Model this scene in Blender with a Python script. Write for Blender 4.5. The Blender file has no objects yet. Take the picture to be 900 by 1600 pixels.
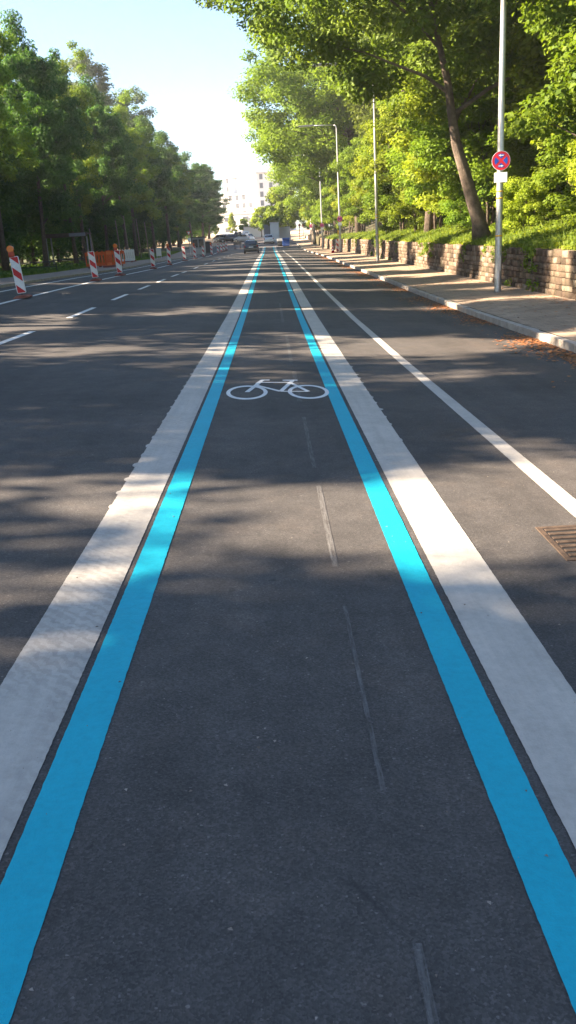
import bpy, bmesh, math, random
import numpy as np
from mathutils import Vector, Matrix
S = bpy.context.scene
C = bpy.context.collection
PI = math.pi
rng = np.random.default_rng(7)
random.seed(7)

# ------------------------------------------------------------------ camera
HC = 1.445
F_PX, PITCH, YAW, ROLL = 1290.0, 0.31004, -0.003254, 0.058961
f0 = Vector((-math.sin(YAW)*math.cos(PITCH), math.cos(YAW)*math.cos(PITCH), -math.sin(PITCH)))
r0 = Vector((math.cos(YAW), math.sin(YAW), 0)); u0 = r0.cross(f0)
CR = math.cos(ROLL)*r0 - math.sin(ROLL)*u0
CU = math.sin(ROLL)*r0 + math.cos(ROLL)*u0
cam_d = bpy.data.cameras.new('camera'); cam = bpy.data.objects.new('camera', cam_d); C.objects.link(cam)
cam.matrix_world = Matrix(((CR.x, CU.x, -f0.x, 0), (CR.y, CU.y, -f0.y, 0), (CR.z, CU.z, -f0.z, HC), (0, 0, 0, 1)))
cam_d.sensor_fit = 'VERTICAL'; cam_d.sensor_height = 36; cam_d.lens = F_PX/1600*36
cam_d.clip_start = 0.05; cam_d.clip_end = 5000
S.camera = cam

def sstep(a, b, x):
    t = min(1, max(0, (x-a)/(b-a))); return t*t*(3-2*t)
GY = [-40, 12, 18, 25, 31, 38, 45, 58, 70, 100, 120, 140, 170, 210, 260, 330, 450, 700, 1500]
GZ = [0, 0, .03, .12, .21, .33, .43, .62, .75, .95, 1.35, 1.95, 2.95, 4.3, 5.9, 7.6, 9.5, 12, 16]
def g(y): return float(np.interp(y, GY, GZ))
def G(x, y):
    cl = .055*(1-sstep(22, 62, y)) + .010*(1-sstep(70, 110, y))*sstep(22, 62, y)
    cr = .055 - .025*sstep(40, 100, y) - .03*sstep(100, 150, y)
    if x < 0: return g(y) - cl*max(x, -10.5)
    return g(y) - cr*min(x, 4.4)
def PV(y): return G(4.4, y) + .125          # right pavement
def ray(px, py):
    d = f0 + CR*((px-450)/F_PX) - CU*((py-800)/F_PX); return d
def at_ground(px, py, off=0.0):              # where the sight line of a photo pixel meets the ground
    d = ray(px, py); d = d/d.y; y = 1.0
    while y < 600:
        p = Vector((0, 0, HC)) + d*y
        if p.z <= G(p.x, y)+off: return Vector((p.x, y, G(p.x, y)+off))
        y += .1
    return Vector((0, 0, HC)) + d*600
def at_depth(px, py, Y):
    d = ray(px, py); return Vector((0, 0, HC)) + d*(Y/d.y)

# ------------------------------------------------------------------ object helpers
def link(name, me, mat=None, parent=None):
    o = bpy.data.objects.new(name, me); C.objects.link(o)
    if mat is not None:
        for m in (mat if isinstance(mat, (list, tuple)) else [mat]): me.materials.append(m)
    if parent is not None: o.parent = parent
    return o
def tag(o, label=None, cat=None, group=None, kind=None):
    if label: o['label'] = label
    if cat: o['category'] = cat
    if group: o['group'] = group
    if kind: o['kind'] = kind
    return o
def thing(name, label, cat, loc=(0, 0, 0), rz=0, group=None):
    o = bpy.data.objects.new(name, None); C.objects.link(o); o.empty_display_size = .2
    o.location = loc; o.rotation_euler = (0, 0, rz)
    return tag(o, label, cat, group)
def dup(root, loc, rz=0, label=None, group=None, scale=None):
    r = root.copy(); C.objects.link(r); r.location = loc; r.rotation_euler = (0, 0, rz)
    if label: r['label'] = label
    if group: r['group'] = group
    if scale is not None: r.scale = scale if hasattr(scale, '__len__') else (scale,)*3
    def kids(src, dst):
        for ch in list(src.children):
            c = ch.copy(); C.objects.link(c); c.parent = dst; kids(ch, c)
    kids(root, r)
    return r
class MB:
    def __init__(s): s.v = []; s.f = []; s.mi = []; s.cur = 0
    def add(s, vs, fs):
        n = len(s.v); s.v += [tuple(v) for v in vs]; s.f += [tuple(i+n for i in q) for q in fs]; s.mi += [s.cur]*len(fs)
    def box(s, x0, x1, y0, y1, z0, z1):
        s.add([(x0,y0,z0),(x1,y0,z0),(x1,y1,z0),(x0,y1,z0),(x0,y0,z1),(x1,y0,z1),(x1,y1,z1),(x0,y1,z1)],
              [(0,3,2,1),(4,5,6,7),(0,1,5,4),(1,2,6,5),(2,3,7,6),(3,0,4,7)])
    def tube(s, pts, rad, n=8, cap=True):
        pts = [Vector(p) for p in pts]; rings = []
        for i, p in enumerate(pts):
            a = pts[max(0, i-1)]; b = pts[min(len(pts)-1, i+1)]; t = (b-a).normalized()
            ref = Vector((0, 0, 1)) if abs(t.z) < .9 else Vector((1, 0, 0))
            u = t.cross(ref).normalized(); w = t.cross(u)
            r = rad[i] if hasattr(rad, '__len__') else rad
            rings.append([p + (u*math.cos(2*PI*k/n) + w*math.sin(2*PI*k/n))*r for k in range(n)])
        vs = [v for r_ in rings for v in r_]; fs = []
        for i in range(len(pts)-1):
            for k in range(n):
                fs.append((i*n+k, (i+1)*n+k, (i+1)*n+(k+1) % n, i*n+(k+1) % n))
        if cap:
            fs.append(tuple(range(n))); fs.append(tuple(reversed(range((len(pts)-1)*n, len(pts)*n))))
        s.add(vs, fs)
    def poly(s, pts, y0, y1):                  # polygon in xz extruded along y
        n = len(pts); vs = [(p[0], y0, p[1]) for p in pts] + [(p[0], y1, p[1]) for p in pts]
        s.add(vs, [tuple(range(n)), tuple(reversed(range(n, 2*n)))] + [(k, k+n, (k+1) % n+n, (k+1) % n) for k in range(n)])
    def build(s, name, mat=None, parent=None, bevel=0, smooth=False):
        me = bpy.data.meshes.new(name); me.from_pydata(s.v, [], s.f); me.update()
        bm = bmesh.new(); bm.from_mesh(me); bmesh.ops.recalc_face_normals(bm, faces=bm.faces)
        if bevel:
            es = [e for e in bm.edges if len(e.link_faces) == 2 and e.calc_face_angle(0) > .6]
            bmesh.ops.bevel(bm, geom=es, offset=bevel, segments=2, affect='EDGES', profile=.6, clamp_overlap=True)
        bm.to_mesh(me); bm.free()
        o = link(name, me, mat, parent)
        if len(set(s.mi)) > 1 and not bevel: me.polygons.foreach_set('material_index', s.mi)
        if smooth: me.polygons.foreach_set('use_smooth', [True]*len(me.polygons))
        return o
def np_mesh(name, V, F4, attr=None):
    me = bpy.data.meshes.new(name); n = len(F4)
    me.vertices.add(len(V)); me.vertices.foreach_set('co', np.asarray(V, np.float32).ravel())
    me.loops.add(n*4); me.loops.foreach_set('vertex_index', np.asarray(F4, np.int32).ravel())
    me.polygons.add(n); me.polygons.foreach_set('loop_start', np.arange(0, n*4, 4, dtype=np.int32))
    me.update(calc_edges=True)
    if attr is not None:
        a = me.attributes.new('tone', 'FLOAT', 'FACE'); a.data.foreach_set('value', np.asarray(attr, np.float32))
    return me

# ------------------------------------------------------------------ materials
def mat(name, col=(.5, .5, .5), rough=.6, metal=0, spec=.5):
    m = bpy.data.materials.new(name); m.use_nodes = True
    b = m.node_tree.nodes['Principled BSDF']
    b.inputs['Base Color'].default_value = (*col, 1); b.inputs['Roughness'].default_value = rough
    b.inputs['Metallic'].default_value = metal; b.inputs['Specular IOR Level'].default_value = spec
    return m
class NT:
    def __init__(s, m): s.t = m.node_tree; s.b = s.t.nodes['Principled BSDF']; s.co = None
    def n(s, typ, **kw):
        q = s.t.nodes.new(typ)
        for k, v in kw.items():
            if k.startswith('i_'): q.inputs[k[2:].replace('_', ' ')].default_value = v
            else: setattr(q, k, v)
        return q
    def l(s, a, b): s.t.links.new(a, b)
    def coord(s, scale=(1, 1, 1), out='Object'):
        if s.co is None: s.co = s.n('ShaderNodeTexCoord')
        mp = s.n('ShaderNodeMapping'); mp.inputs['Scale'].default_value = scale
        s.l(s.co.outputs[out], mp.inputs['Vector']); return mp.outputs['Vector']
    def noise(s, scale, detail=4, rough=.6, vec=None):
        q = s.n('ShaderNodeTexNoise'); q.inputs['Scale'].default_value = scale
        q.inputs['Detail'].default_value = detail; q.inputs['Roughness'].default_value = rough
        s.l(vec if vec is not None else s.coord(), q.inputs['Vector']); return q.outputs['Fac']
    def ramp(s, src, stops):
        q = s.n('ShaderNodeValToRGB'); e = q.color_ramp.elements
        while len(e) < len(stops): e.new(.5)
        for k, (p, c) in enumerate(stops):
            e[k].position = p; e[k].color = (c, c, c, 1) if not hasattr(c, '__len__') else (*c, 1)
        s.l(src, q.inputs['Fac']); return q.outputs['Color']
    def mix(s, fac, a, b, mode='MIX'):
        q = s.n('ShaderNodeMix', data_type='RGBA', blend_type=mode)
        for v, i in ((fac, 0), (a, 6), (b, 7)):
            if hasattr(v, 'is_linked'): s.l(v, q.inputs[i])
            elif i == 0: q.inputs[0].default_value = v
            else: q.inputs[i].default_value = (*v, 1)
        return q.outputs[2]
    def bump(s, h, strength=.5, dist=.01):
        q = s.n('ShaderNodeBump'); q.inputs['Strength'].default_value = strength; q.inputs['Distance'].default_value = dist
        s.l(h, q.inputs['Height']); s.l(q.outputs['Normal'], s.b.inputs['Normal'])
    def base(s, c): s.l(c, s.b.inputs['Base Color'])

def m_asphalt(name='asphalt', pale=False):
    m = mat(name, rough=.8, spec=.3); t = NT(m)
    vo = t.n('ShaderNodeTexVoronoi'); vo.inputs['Scale'].default_value = 170; t.l(t.coord(), vo.inputs['Vector'])
    cell = vo.outputs['Color']
    sep = t.n('ShaderNodeSeparateColor'); t.l(cell, sep.inputs[0])
    grain = t.ramp(sep.outputs[0], [(0, .70), (.6, 1.0), (.9, 1.2), (.99, 1.35), (1, 2.1)])
    big = t.ramp(t.noise(.55, 5, .6), [(.3, .74), (.7, 1.22)])
    mid = t.ramp(t.noise(6, 6, .7), [(.3, .82), (.72, 1.2)])
    trk = t.ramp(t.noise(1.0, 4, .6, t.coord((2.2, .05, 1))), [(.35, .88), (.68, 1.15)])
    c = t.mix(1, (.074, .068, .064), grain, 'MULTIPLY'); c = t.mix(1, c, big, 'MULTIPLY'); c = t.mix(1, c, mid, 'MULTIPLY'); c = t.mix(1, c, trk, 'MULTIPLY')
    # pale dust that lies in faint scattered smears
    ds = t.ramp(t.noise(1.3, 8, .75, t.coord((1, .45, 1))), [(.60, 0), (.80, .30)])
    c = t.mix(ds, c, (.17, .155, .14))
    # browner dust on the parking strip, and blotches
    sx_ = t.n('ShaderNodeSeparateXYZ'); t.l(t.co.outputs['Object'], sx_.inputs[0])
    px_ = t.ramp(t.n('ShaderNodeMath', operation='MULTIPLY_ADD').outputs[0], [(0, 0), (1, 1)]); mm = px_.node.inputs[0].links[0].from_node
    t.l(sx_.outputs[0], mm.inputs[0]); mm.inputs[1].default_value = .4; mm.inputs[2].default_value = -.3
    bl = t.ramp(t.noise(.8, 6, .65, t.coord((1, .6, 1))), [(.35, .15), (.7, 1)])
    c = t.mix(t.mix(1, t.mix(1, px_, bl, 'MULTIPLY'), (.55, .55, .55), 'MULTIPLY'), c, t.mix(1, c, (1.42, 1.18, .98), 'MULTIPLY'))
    bl2 = t.ramp(t.noise(2.2, 7, .7), [(.52, 0), (.68, .45)]); c = t.mix(bl2, c, t.mix(1, c, (1.3, 1.16, 1.05), 'MULTIPLY'))
    # dark bitumen drips and small spots
    sp = t.ramp(t.noise(9, 3, .5), [(.70, 0), (.74, .5)]); c = t.mix(sp, c, (.028, .027, .027))
    ck = t.n('ShaderNodeTexVoronoi', feature='DISTANCE_TO_EDGE'); ck.inputs['Scale'].default_value = .55
    wv = t.n('ShaderNodeMix', data_type='VECTOR'); wv.inputs[0].default_value = .12; t.l(t.coord(), wv.inputs[4])
    nz = t.n('ShaderNodeTexNoise'); nz.inputs['Scale'].default_value = 2.2; nz.inputs['Detail'].default_value = 6; t.l(t.coord(), nz.inputs['Vector']); t.l(nz.outputs['Color'], wv.inputs[5]); t.l(wv.outputs[1], ck.inputs['Vector'])
    cm = t.ramp(ck.outputs['Distance'], [(0, 1), (.006, 0)]); cg = t.ramp(t.noise(.9, 3, .5), [(.56, 0), (.62, .55)])
    c = t.mix(t.mix(1, cm, cg, 'MULTIPLY'), c, (.026, .025, .025))
    if pale:
        w1 = t.ramp(t.noise(8, 6, .75, t.coord((9, .8, 1))), [(.40, 0), (.66, .8)])
        c = t.mix(w1, c, (.17, .165, .16))
    t.base(c)
    h = t.mix(.5, vo.outputs['Distance'], t.noise(60, 5, .8)); t.bump(h, .45, .006)
    return m
def m_line(name, col, wear=.5, tread=False):
    m = mat(name, rough=.65, spec=.35); t = NT(m)
    n1 = t.ramp(t.noise(3.0, 8, .75), [(.3, .78 if wear > .2 else .90), (.65, 1.0)])
    n2 = t.ramp(t.noise(35, 4, .7), [(.25, .88), (.6, 1.03)])
    st = t.ramp(t.noise(2, 5, .7, t.coord((6, .25, 1))), [(.3, .86), (.7, 1.05)])
    c = t.mix(1, col, n1, 'MULTIPLY'); c = t.mix(1, c, n2, 'MULTIPLY')
    if wear > .2: c = t.mix(1, c, st, 'MULTIPLY')
    if tread:
        w = t.n('ShaderNodeTexWave', wave_type='BANDS', bands_direction='DIAGONAL'); w.inputs['Scale'].default_value = 9
        w.inputs['Distortion'].default_value = 6; w.inputs['Detail'].default_value = 3; w.inputs['Detail Scale'].default_value = 2.5
        t.l(t.coord(), w.inputs['Vector'])
        msk = t.ramp(t.noise(1.1, 3, .5, t.coord((2.5, .5, 1))), [(.45, 0), (.6, .55)])
        c = t.mix(msk, c, t.mix(1, c, t.ramp(w.outputs['Fac'], [(.3, .74), (.6, 1.02)]), 'MULTIPLY'))
    # small chips down to the asphalt
    ch = t.ramp(t.noise(55, 3, .8), [(.72, 0), (.76, wear)])
    c = t.mix(ch, c, (.07, .068, .066))
    t.base(c); t.bump(t.noise(110, 3, .7), .35, .006)
    return m
def m_noise(name, ca, cb, scale=3, rough=.8, bump=.3, dist=.02, spec=.3, detail=6):
    m = mat(name, rough=rough, spec=spec); t = NT(m)
    f = t.ramp(t.noise(scale, detail, .7), [(.3, 0), (.7, 1)]); t.base(t.mix(f, ca, cb))
    if bump: t.bump(t.noise(scale*6, 5, .7), bump, dist)
    return m
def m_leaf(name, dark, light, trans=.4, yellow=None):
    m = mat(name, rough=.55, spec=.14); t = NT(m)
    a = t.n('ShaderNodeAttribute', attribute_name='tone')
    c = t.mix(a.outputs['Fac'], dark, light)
    oi = t.n('ShaderNodeObjectInfo')
    hs = t.n('ShaderNodeHueSaturation'); t.l(c, hs.inputs['Color'])
    mr = t.n('ShaderNodeMapRange'); mr.inputs['To Min'].default_value = .485; mr.inputs['To Max'].default_value = .512
    t.l(oi.outputs['Random'], mr.inputs['Value']); t.l(mr.outputs[0], hs.inputs['Hue'])
    mv = t.n('ShaderNodeMapRange'); mv.inputs['To Min'].default_value = .78; mv.inputs['To Max'].default_value = 1.3
    mf = t.n('ShaderNodeMath', operation='FRACT'); mg = t.n('ShaderNodeMath', operation='MULTIPLY'); mg.inputs[1].default_value = 7.31
    t.l(oi.outputs['Random'], mg.inputs[0]); t.l(mg.outputs[0], mf.inputs[0]); t.l(mf.outputs[0], mv.inputs['Value']); t.l(mv.outputs[0], hs.inputs['Value'])
    c = hs.outputs['Color']; t.base(c)
    tr = t.n('ShaderNodeBsdfTranslucent'); t.l(t.mix(1, c, (1.25, 1.25, .55), 'MULTIPLY'), tr.inputs['Color'])
    ms = t.n('ShaderNodeMixShader'); ms.inputs[0].default_value = trans
    t.l(t.b.outputs[0], ms.inputs[1]); t.l(tr.outputs[0], ms.inputs[2])
    t.l(ms.outputs[0], t.t.nodes['Material Output'].inputs['Surface'])
    return m
M = {}
M['asphalt'] = m_asphalt()
M['white_line'] = m_line('white_line', (.48, .445, .395), .6)
M['white_tread'] = m_line('white_tread', (.46, .43, .385), .7, True)
M['white_fresh'] = m_line('white_fresh', (.74, .74, .72), .25)
M['blue_line'] = m_line('blue_line', (.004, .37, .49), .16)
M['scrape'] = m_asphalt('scraped_asphalt', True)
M['gouge'] = m_line('gouge', (.17, .168, .163), .9)
M['pave'] = None
M['kerb'] = m_noise('kerb_stone', (.24, .21, .18), (.42, .375, .325), 4, .8, .3, .01)
M['soil'] = m_noise('soil', (.045, .04, .022), (.09, .08, .04), 1.2, .95, .6, .08)
M['verge'] = m_noise('verge', (.05, .075, .02), (.11, .10, .05), .8, .95, .6, .06)
M['farground'] = m_noise('sandy_ground', (.34, .24, .16), (.45, .34, .24), .3, .95, .3, .05)
M['bark_h'] = m_noise('bark_mottled', (.075, .058, .044), (.25, .195, .15), 4, .9, 1.0, .06)  # mottled, rougher bark of the leaning tree
M['bark'] = m_noise('bark', (.06, .045, .034), (.19, .145, .11), 7, .9, .9, .05)
M['bark_pale'] = m_noise('bark_pale', (.17, .135, .10), (.34, .28, .22), 5, .9, .9, .05)
M['leaf_l'] = m_leaf('leaf_left_wood', (.042, .100, .026), (.115, .205, .042), .48)  # leaf green of the trees on the left
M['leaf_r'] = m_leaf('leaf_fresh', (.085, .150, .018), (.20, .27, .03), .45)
M['leaf_h'] = m_leaf('leaf_oak', (.060, .105, .018), (.15, .20, .034), .42)
M['leaf_y'] = m_leaf('leaf_yellow_green', (.13, .18, .018), (.27, .31, .032), .45)
M['leaf_p'] = m_leaf('leaf_pale', (.075, .125, .055), (.15, .21, .085), .42)
M['leaf_b'] = m_leaf('leaf_blue_green', (.03, .06, .035), (.07, .11, .06), .3)
M['grass'] = m_leaf('grass_blade', (.085, .14, .022), (.20, .25, .05), .35)
M['galv'] = m_noise('galvanised', (.42, .42, .41), (.56, .56, .55), 14, .42, .05, .002, .5)
M['galv'].node_tree.nodes['Principled BSDF'].inputs['Metallic'].default_value = .75
M['grey'] = m_noise('grey_paint', (.20, .21, .22), (.27, .28, .29), 5, .5, 0)
M['darkgrey'] = mat('dark_grey', (.035, .037, .04), .6)
M['black'] = mat('black_rubber', (.018, .018, .018), .7)
M['signred'] = mat('sign_red', (.62, .012, .025), .35)
M['signblue'] = mat('sign_blue', (.008, .07, .42), .35)
M['signwhite'] = mat('sign_white', (.82, .82, .80), .35)
M['signback'] = mat('sign_back', (.36, .36, .36), .45, .5)
M['boardwhite'] = m_noise('board_white', (.62, .62, .60), (.74, .74, .73), 9, .4, 0)
M['boardred'] = m_noise('board_red', (.46, .015, .022), (.58, .03, .035), 9, .4, 0)
M['rubberfoot'] = m_noise('rubber_foot', (.18, .055, .04), (.27, .10, .075), 12, .9, .5, .01)
M['lamp'] = mat('amber_lens', (.85, .20, .015), .25); M['lamp'].node_tree.nodes['Principled BSDF'].inputs['Transmission Weight'].default_value = .25
M['lampbox'] = mat('lamp_housing', (.42, .045, .015), .5)
M['orange'] = m_noise('orange_plastic', (.55, .085, .015), (.68, .13, .03), 4, .5, .05, .004)
M['yellow'] = mat('yellow_band', (.75, .42, .03), .5)
M['white'] = m_noise('white_plastic', (.66, .66, .64), (.76, .76, .74), 4, .5, 0)
M['wood'] = m_noise('weathered_wood', (.09, .065, .045), (.16, .12, .09), 6, .9, .3, .01)
M['glass'] = mat('glass_dark', (.02, .026, .03), .08, 0, .8)
M['pale_glass'] = mat('glass_pale', (.13, .135, .15), .2, 0, .6)
M['render'] = m_noise('white_render', (.74, .73, .70), (.80, .79, .77), .4, .9, .05, .01)
M['render2'] = m_noise('cream_render', (.64, .58, .52), (.70, .64, .58), .4, .9, .05, .01)
M['bluebox'] = mat('blue_plastic', (.012, .075, .34), .5)
M['cast'] = m_noise('cast_iron', (.035, .024, .018), (.11, .075, .052), 22, .7, .6, .006)
M['pit_shade'] = mat('gully_shade', (.012, .010, .009), .9)  # near-black colour standing in for the shade inside the gully
M['litter'] = m_leaf('dry_blossom', (.20, .085, .028), (.42, .21, .08), .15)
M['mortar'] = m_noise('mortar', (.10, .075, .055), (.16, .12, .09), 9, .95, .5, .02)
def m_pave():
    m = mat('paving', rough=.85, spec=.25); t = NT(m)
    br = t.n('ShaderNodeTexBrick'); br.inputs['Scale'].default_value = 1; br.inputs['Brick Width'].default_value = .30; br.inputs['Row Height'].default_value = .30
    br.inputs['Mortar Size'].default_value = .005; br.inputs['Color1'].default_value = (.29, .215, .155, 1); br.inputs['Color2'].default_value = (.38, .285, .205, 1); br.inputs['Mortar'].default_value = (.14, .11, .085, 1)
    t.l(t.coord(), br.inputs['Vector'])
    c = t.mix(1, br.outputs['Color'], t.ramp(t.noise(1.1, 6, .7), [(.3, .75), (.7, 1.15)]), 'MULTIPLY')
    c = t.mix(1, c, t.ramp(t.noise(30, 4, .7), [(.3, .85), (.7, 1.1)]), 'MULTIPLY')
    t.base(c); t.bump(br.outputs['Fac'], -.3, .006); return m
M['pave'] = m_pave()
def m_stone():
    m = mat('sandstone', rough=.92, spec=.2); t = NT(m)
    a = t.n('ShaderNodeAttribute', attribute_name='tone')
    c = t.ramp(a.outputs['Fac'], [(0, (.07, .05, .036)), (.35, (.155, .108, .077)), (.7, (.215, .158, .112)), (1, (.30, .245, .185))])
    c = t.mix(1, c, t.ramp(t.noise(5, 7, .75), [(.3, .62), (.7, 1.15)]), 'MULTIPLY')
    mo = t.ramp(t.noise(1.6, 6, .7), [(.48, 0), (.66, .7)]); c = t.mix(mo, c, (.075, .068, .04))
    t.base(c); t.bump(t.noise(22, 6, .8), 1.0, .04); return m
M['stone'] = m_stone()

# ------------------------------------------------------------------ ground, road, markings
YS = sorted(set([round(v, 3) for v in list(np.arange(-10, 60, .5)) + list(np.arange(60, 140, 2)) + list(np.arange(140, 300, 5))]))
def strip(name, x0, x1, y0, y1, dz, material, parent=None, zf=G, xs=None, raw=False, thick=0):
    ys = [y0] + [y for y in YS if y0 < y < y1] + [y1]
    fx = lambda f, y: f(y) if callable(f) else f
    V = []; F = []
    nx = len(xs) if xs else (3 if (not callable(x0) and not callable(x1) and x0 < 0 < x1) else 2)
    for y in ys:
        a, b = fx(x0, y), fx(x1, y)
        row = xs if xs else ([a, 0, b] if nx == 3 else [a, b])
        for x in row: V.append((x, y, zf(x, y)+dz))
    for j in range(len(ys)-1):
        for i in range(nx-1):
            q = j*nx+i; F.append((q, q+1, q+1+nx, q+nx))
    if raw: return V, F
    return link(name, np_mesh(name, V, F), material, parent)
def pz(x, y): return PV(y)
def bank(x, y):
    b = PV(y) + .98
    return b + .30*(min(x, 20)-7.3) + .12*max(0, min(x, 60)-20)
def terr(x, y):
    if x > 7.25 and y < 150: return bank(x, y)
    if x > 7.25: return g(y) + (bank(x, y)-g(y))*max(0, 1-(y-150)/30)
    if x < -13.2: return G(-10, y) + .05 + .015*max(0, min(40, -13.2-x))
    return G(x, y) - .12
gx = [-400, -200, -100, -60, -40, -30, -24, -18, -15, -13.3, -13.1, -9, -6, -3, 0, 3, 4.5, 7.2, 7.28, 8.5, 10, 13, 17, 20, 30, 60, 120, 400]
gy = list(np.arange(-60, 140, 4)) + [140, 150, 160, 172, 185, 200, 220, 240, 260, 300, 350, 450, 700, 1200]
V = [(x, y, terr(x, y)) for y in gy for x in gx]; n = len(gx)
F = [(j*n+i, j*n+i+1, (j+1)*n+i+1, (j+1)*n+i) for j in range(len(gy)-1) for i in range(n-1)]
gr = link('ground', np_mesh('ground', V, F), [M['soil'], M['farground'], M['verge']])
mi = []
for (a, b, c, d) in F:
    cx = (V[a][0]+V[b][0])/2; cy = (V[a][1]+V[d][1])/2
    mi.append(1 if cy > 150 and -40 < cx < 40 else (2 if cx < 0 else 0))
gr.data.polygons.foreach_set('material_index', mi); tag(gr, kind='structure')
road = strip('road', -9.3, 4.3, -10, 150, 0, M['asphalt'], xs=[-9.3, -6, -3, 0, 2, 4.3]); tag(road, kind='structure')
o = strip('far_road', -6, 4.3, 150, 290, 0, m_noise('far_asphalt', (.16, .13, .11), (.22, .18, .15), .5), xs=[-6, 0, 4.3]); tag(o, kind='structure')
# kerbs: single stones
def kerb(name, xa, xb, y0, y1, top):
    m = MB(); y = y0
    while y < y1:
        w = 1.0; e = random.uniform(-.004, .004); zt = G(xa, y+.5)+top+e; zb = zt-.26
        m.box(xa, xb, y+.007, y+w-.007, zb, zt); y += w
    o = m.build(name, M['kerb'], bevel=.012); tag(o, kind='structure'); return o
kerb('kerb', 4.3, 4.43, -8, 150, .118)
kerb('kerb', -9.46, -9.3, -8, 150, .09)
o = strip('pavement', 4.44, 6.95, -10, 150, 0, M['pave'], zf=pz); tag(o, kind='structure')
o = strip('pavement', -13.25, -9.46, -10, 150, .085, m_noise('left_pavement', (.23, .18, .155), (.31, .25, .21), 2, .9, .3, .01), zf=lambda x, y: G(-9.46, y)); tag(o, kind='structure')

# --- the bicycle lane lines
def line_mesh(x0, x1, y0, y1, dz, teeth=None):
    rj = random.Random(int(x0*1000)); ys = []; y = y0; V = []; F = []
    while y < y1:
        ys.append(y); y += .02 if 0 < y < 7 else (.06 if 0 < y < 14 else .5)
    ys.append(y1)
    for k, y in enumerate(ys):                          # slightly ragged edges
        j = .0011 if 0 < y < 14 else 0
        a, b = x0+rj.uniform(-j, j), x1+rj.uniform(-j, j)
        V += [(a, y, G(a, y)+dz), (b, y, G(b, y)+dz)]
        if k: F.append((2*k-2, 2*k-1, 2*k+1, 2*k))
    if teeth:
        side, ya, yb = teeth; y = ya
        while y < yb:                                   # paint dabs just outside the edge
            w = random.uniform(.008, .03); l = random.uniform(.06, .13); a = x0 if side < 0 else x1
            if random.random() < .85:
                n = len(V); pts = []
                for k in range(6):
                    t = k/5; pts.append((a+side*w*math.sin(PI*t)**.6, y+l*t))
                V += [(px_, py_, G(px_, py_)+dz) for px_, py_ in pts] 
                F += [(n, n+1, n+2, n+3), (n, n+3, n+4, n+5)]
            y += random.uniform(.28, .36)
    return V, F
def paint(name, x0, x1, y0, y1, material, label, cat, group=None, dz=.0032, teeth=None):
    V, F = line_mesh(x0, x1, y0, y1, dz, teeth)
    o = link(name, np_mesh(name, V, F), material); tag(o, label, cat, group); return o
paint('blue_line', -.728, -.598, -3, 128, M['blue_line'], 'bright blue painted stripe along the left side of the bicycle lane', 'road marking', 'blue stripes of the bicycle lane')
paint('blue_line', .512, .642, -3, 128, M['blue_line'], 'bright blue painted stripe along the right side of the bicycle lane', 'road marking', 'blue stripes of the bicycle lane')
paint('wide_white_line', -1.02, -.755, -3, 128, M['white_tread'], 'wide white line with tyre tread prints between the blue stripe and the car lane', 'road marking', 'wide white edge lines', teeth=(-1, 4.6, 11))
paint('wide_white_line', .678, .945, -3, 128, M['white_line'], 'wide white line between the blue stripe and the parking strip', 'road marking', 'wide white edge lines', teeth=(1, 6.3, 10.5))
paint('parking_line', 1.62, 1.745, 4.36, 110, M['white_line'], 'narrow white line bounding the parking strip, starting beside the drain grate', 'road marking')
paint('shoulder_line', -7.09, -6.95, -3, 118, M['white_fresh'], 'solid white line that the striped beacons stand on', 'road marking')
paint('edge_line', -8.66, -8.54, -3, 118, M['white_fresh'], 'thin white line beside the left pavement kerb', 'road marking')
# centre dashes, placed from where they show
dashes = [((-60, 566), (55, 518)), ((108, 497), (158, 481)), ((185, 469), (213, 460)), ((232, 452.5), (250, 446)), ((263, 441), (277, 436)), ((287, 432), (297, 428)), ((303, 426), (311, 423.5))]
dl = ['nearest dash of the white centre line, cut by the left picture edge', 'second dash of the white centre line from the camera', 'third dash of the white centre line from the camera', 'fourth dash of the white centre line from the camera', 'fifth dash of the white centre line from the camera', 'sixth dash of the white centre line from the camera', 'seventh dash of the white centre line from the camera']
for (a, b), lb in zip(dashes, dl):
    ya, yb = at_ground(*a).y, at_ground(*b).y
    paint('centre_dash', -4.42, -4.30, ya, yb, M['white_fresh'], lb, 'road marking', 'dashes of the centre line')
y = at_ground(311, 423).y + 4
while y < 105:
    paint('centre_dash', -4.42, -4.30, y, y+3, M['white_fresh'], 'small far dash of the white centre line near the dark car', 'road marking', 'dashes of the centre line'); y += 8
# scraped remains of an older line in the bicycle lane
sx = lambda y: .205 + .0*y
segs = [(1.0, 1.42, .022), (1.95, 3.2, .016), (3.65, 5.05, .032), (5.5, 7.3, .03), (8.1, 10.2, .05), (11, 14.5, .05), (17, 22, .05)]
for i, (a, b, w) in enumerate(segs):
    x0 = .232 - .003*a
    nm = ['short pale scrape at the bottom edge of the picture', 'thin long pale scrape in the middle of the bicycle lane', 'pale scraped dash in the sunlit band of the bicycle lane', 'pale scraped dash just in front of the bicycle symbol', 'pale scraped dash running under the rear of the bicycle symbol', 'pale scraped dash just beyond the bicycle symbol', 'farthest pale scraped dash in the bicycle lane'][i]
    V, F = [], []
    for (xa, ww, mt_) in ((x0-w/2, w, 0),):
        v, f = strip('', xa, xa+ww, a, b, .0016, None, raw=True); n = len(V); V += v; F += [tuple(i_+n for i_ in q) for q in f]
        if mt_ == 0: n0 = len(f)
    o = link('worn_line', np_mesh('worn_line', V, F), [M['scrape'], M['gouge']]); tag(o, nm, 'road marking', 'remains of an old line')
    o.data.polygons.foreach_set('material_index', [0]*n0 + [1]*(len(F)-n0))
# cross joint where the lines were cut
o = link('cross_joint', np_mesh('cross_joint', *strip('', .12, .96, 20.6, 20.72, .008, None, raw=True)), mat('tar', (.02, .02, .021), .6)); tag(o, 'dark tar joint cutting across the right blue and white lines', 'road joint')

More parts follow.
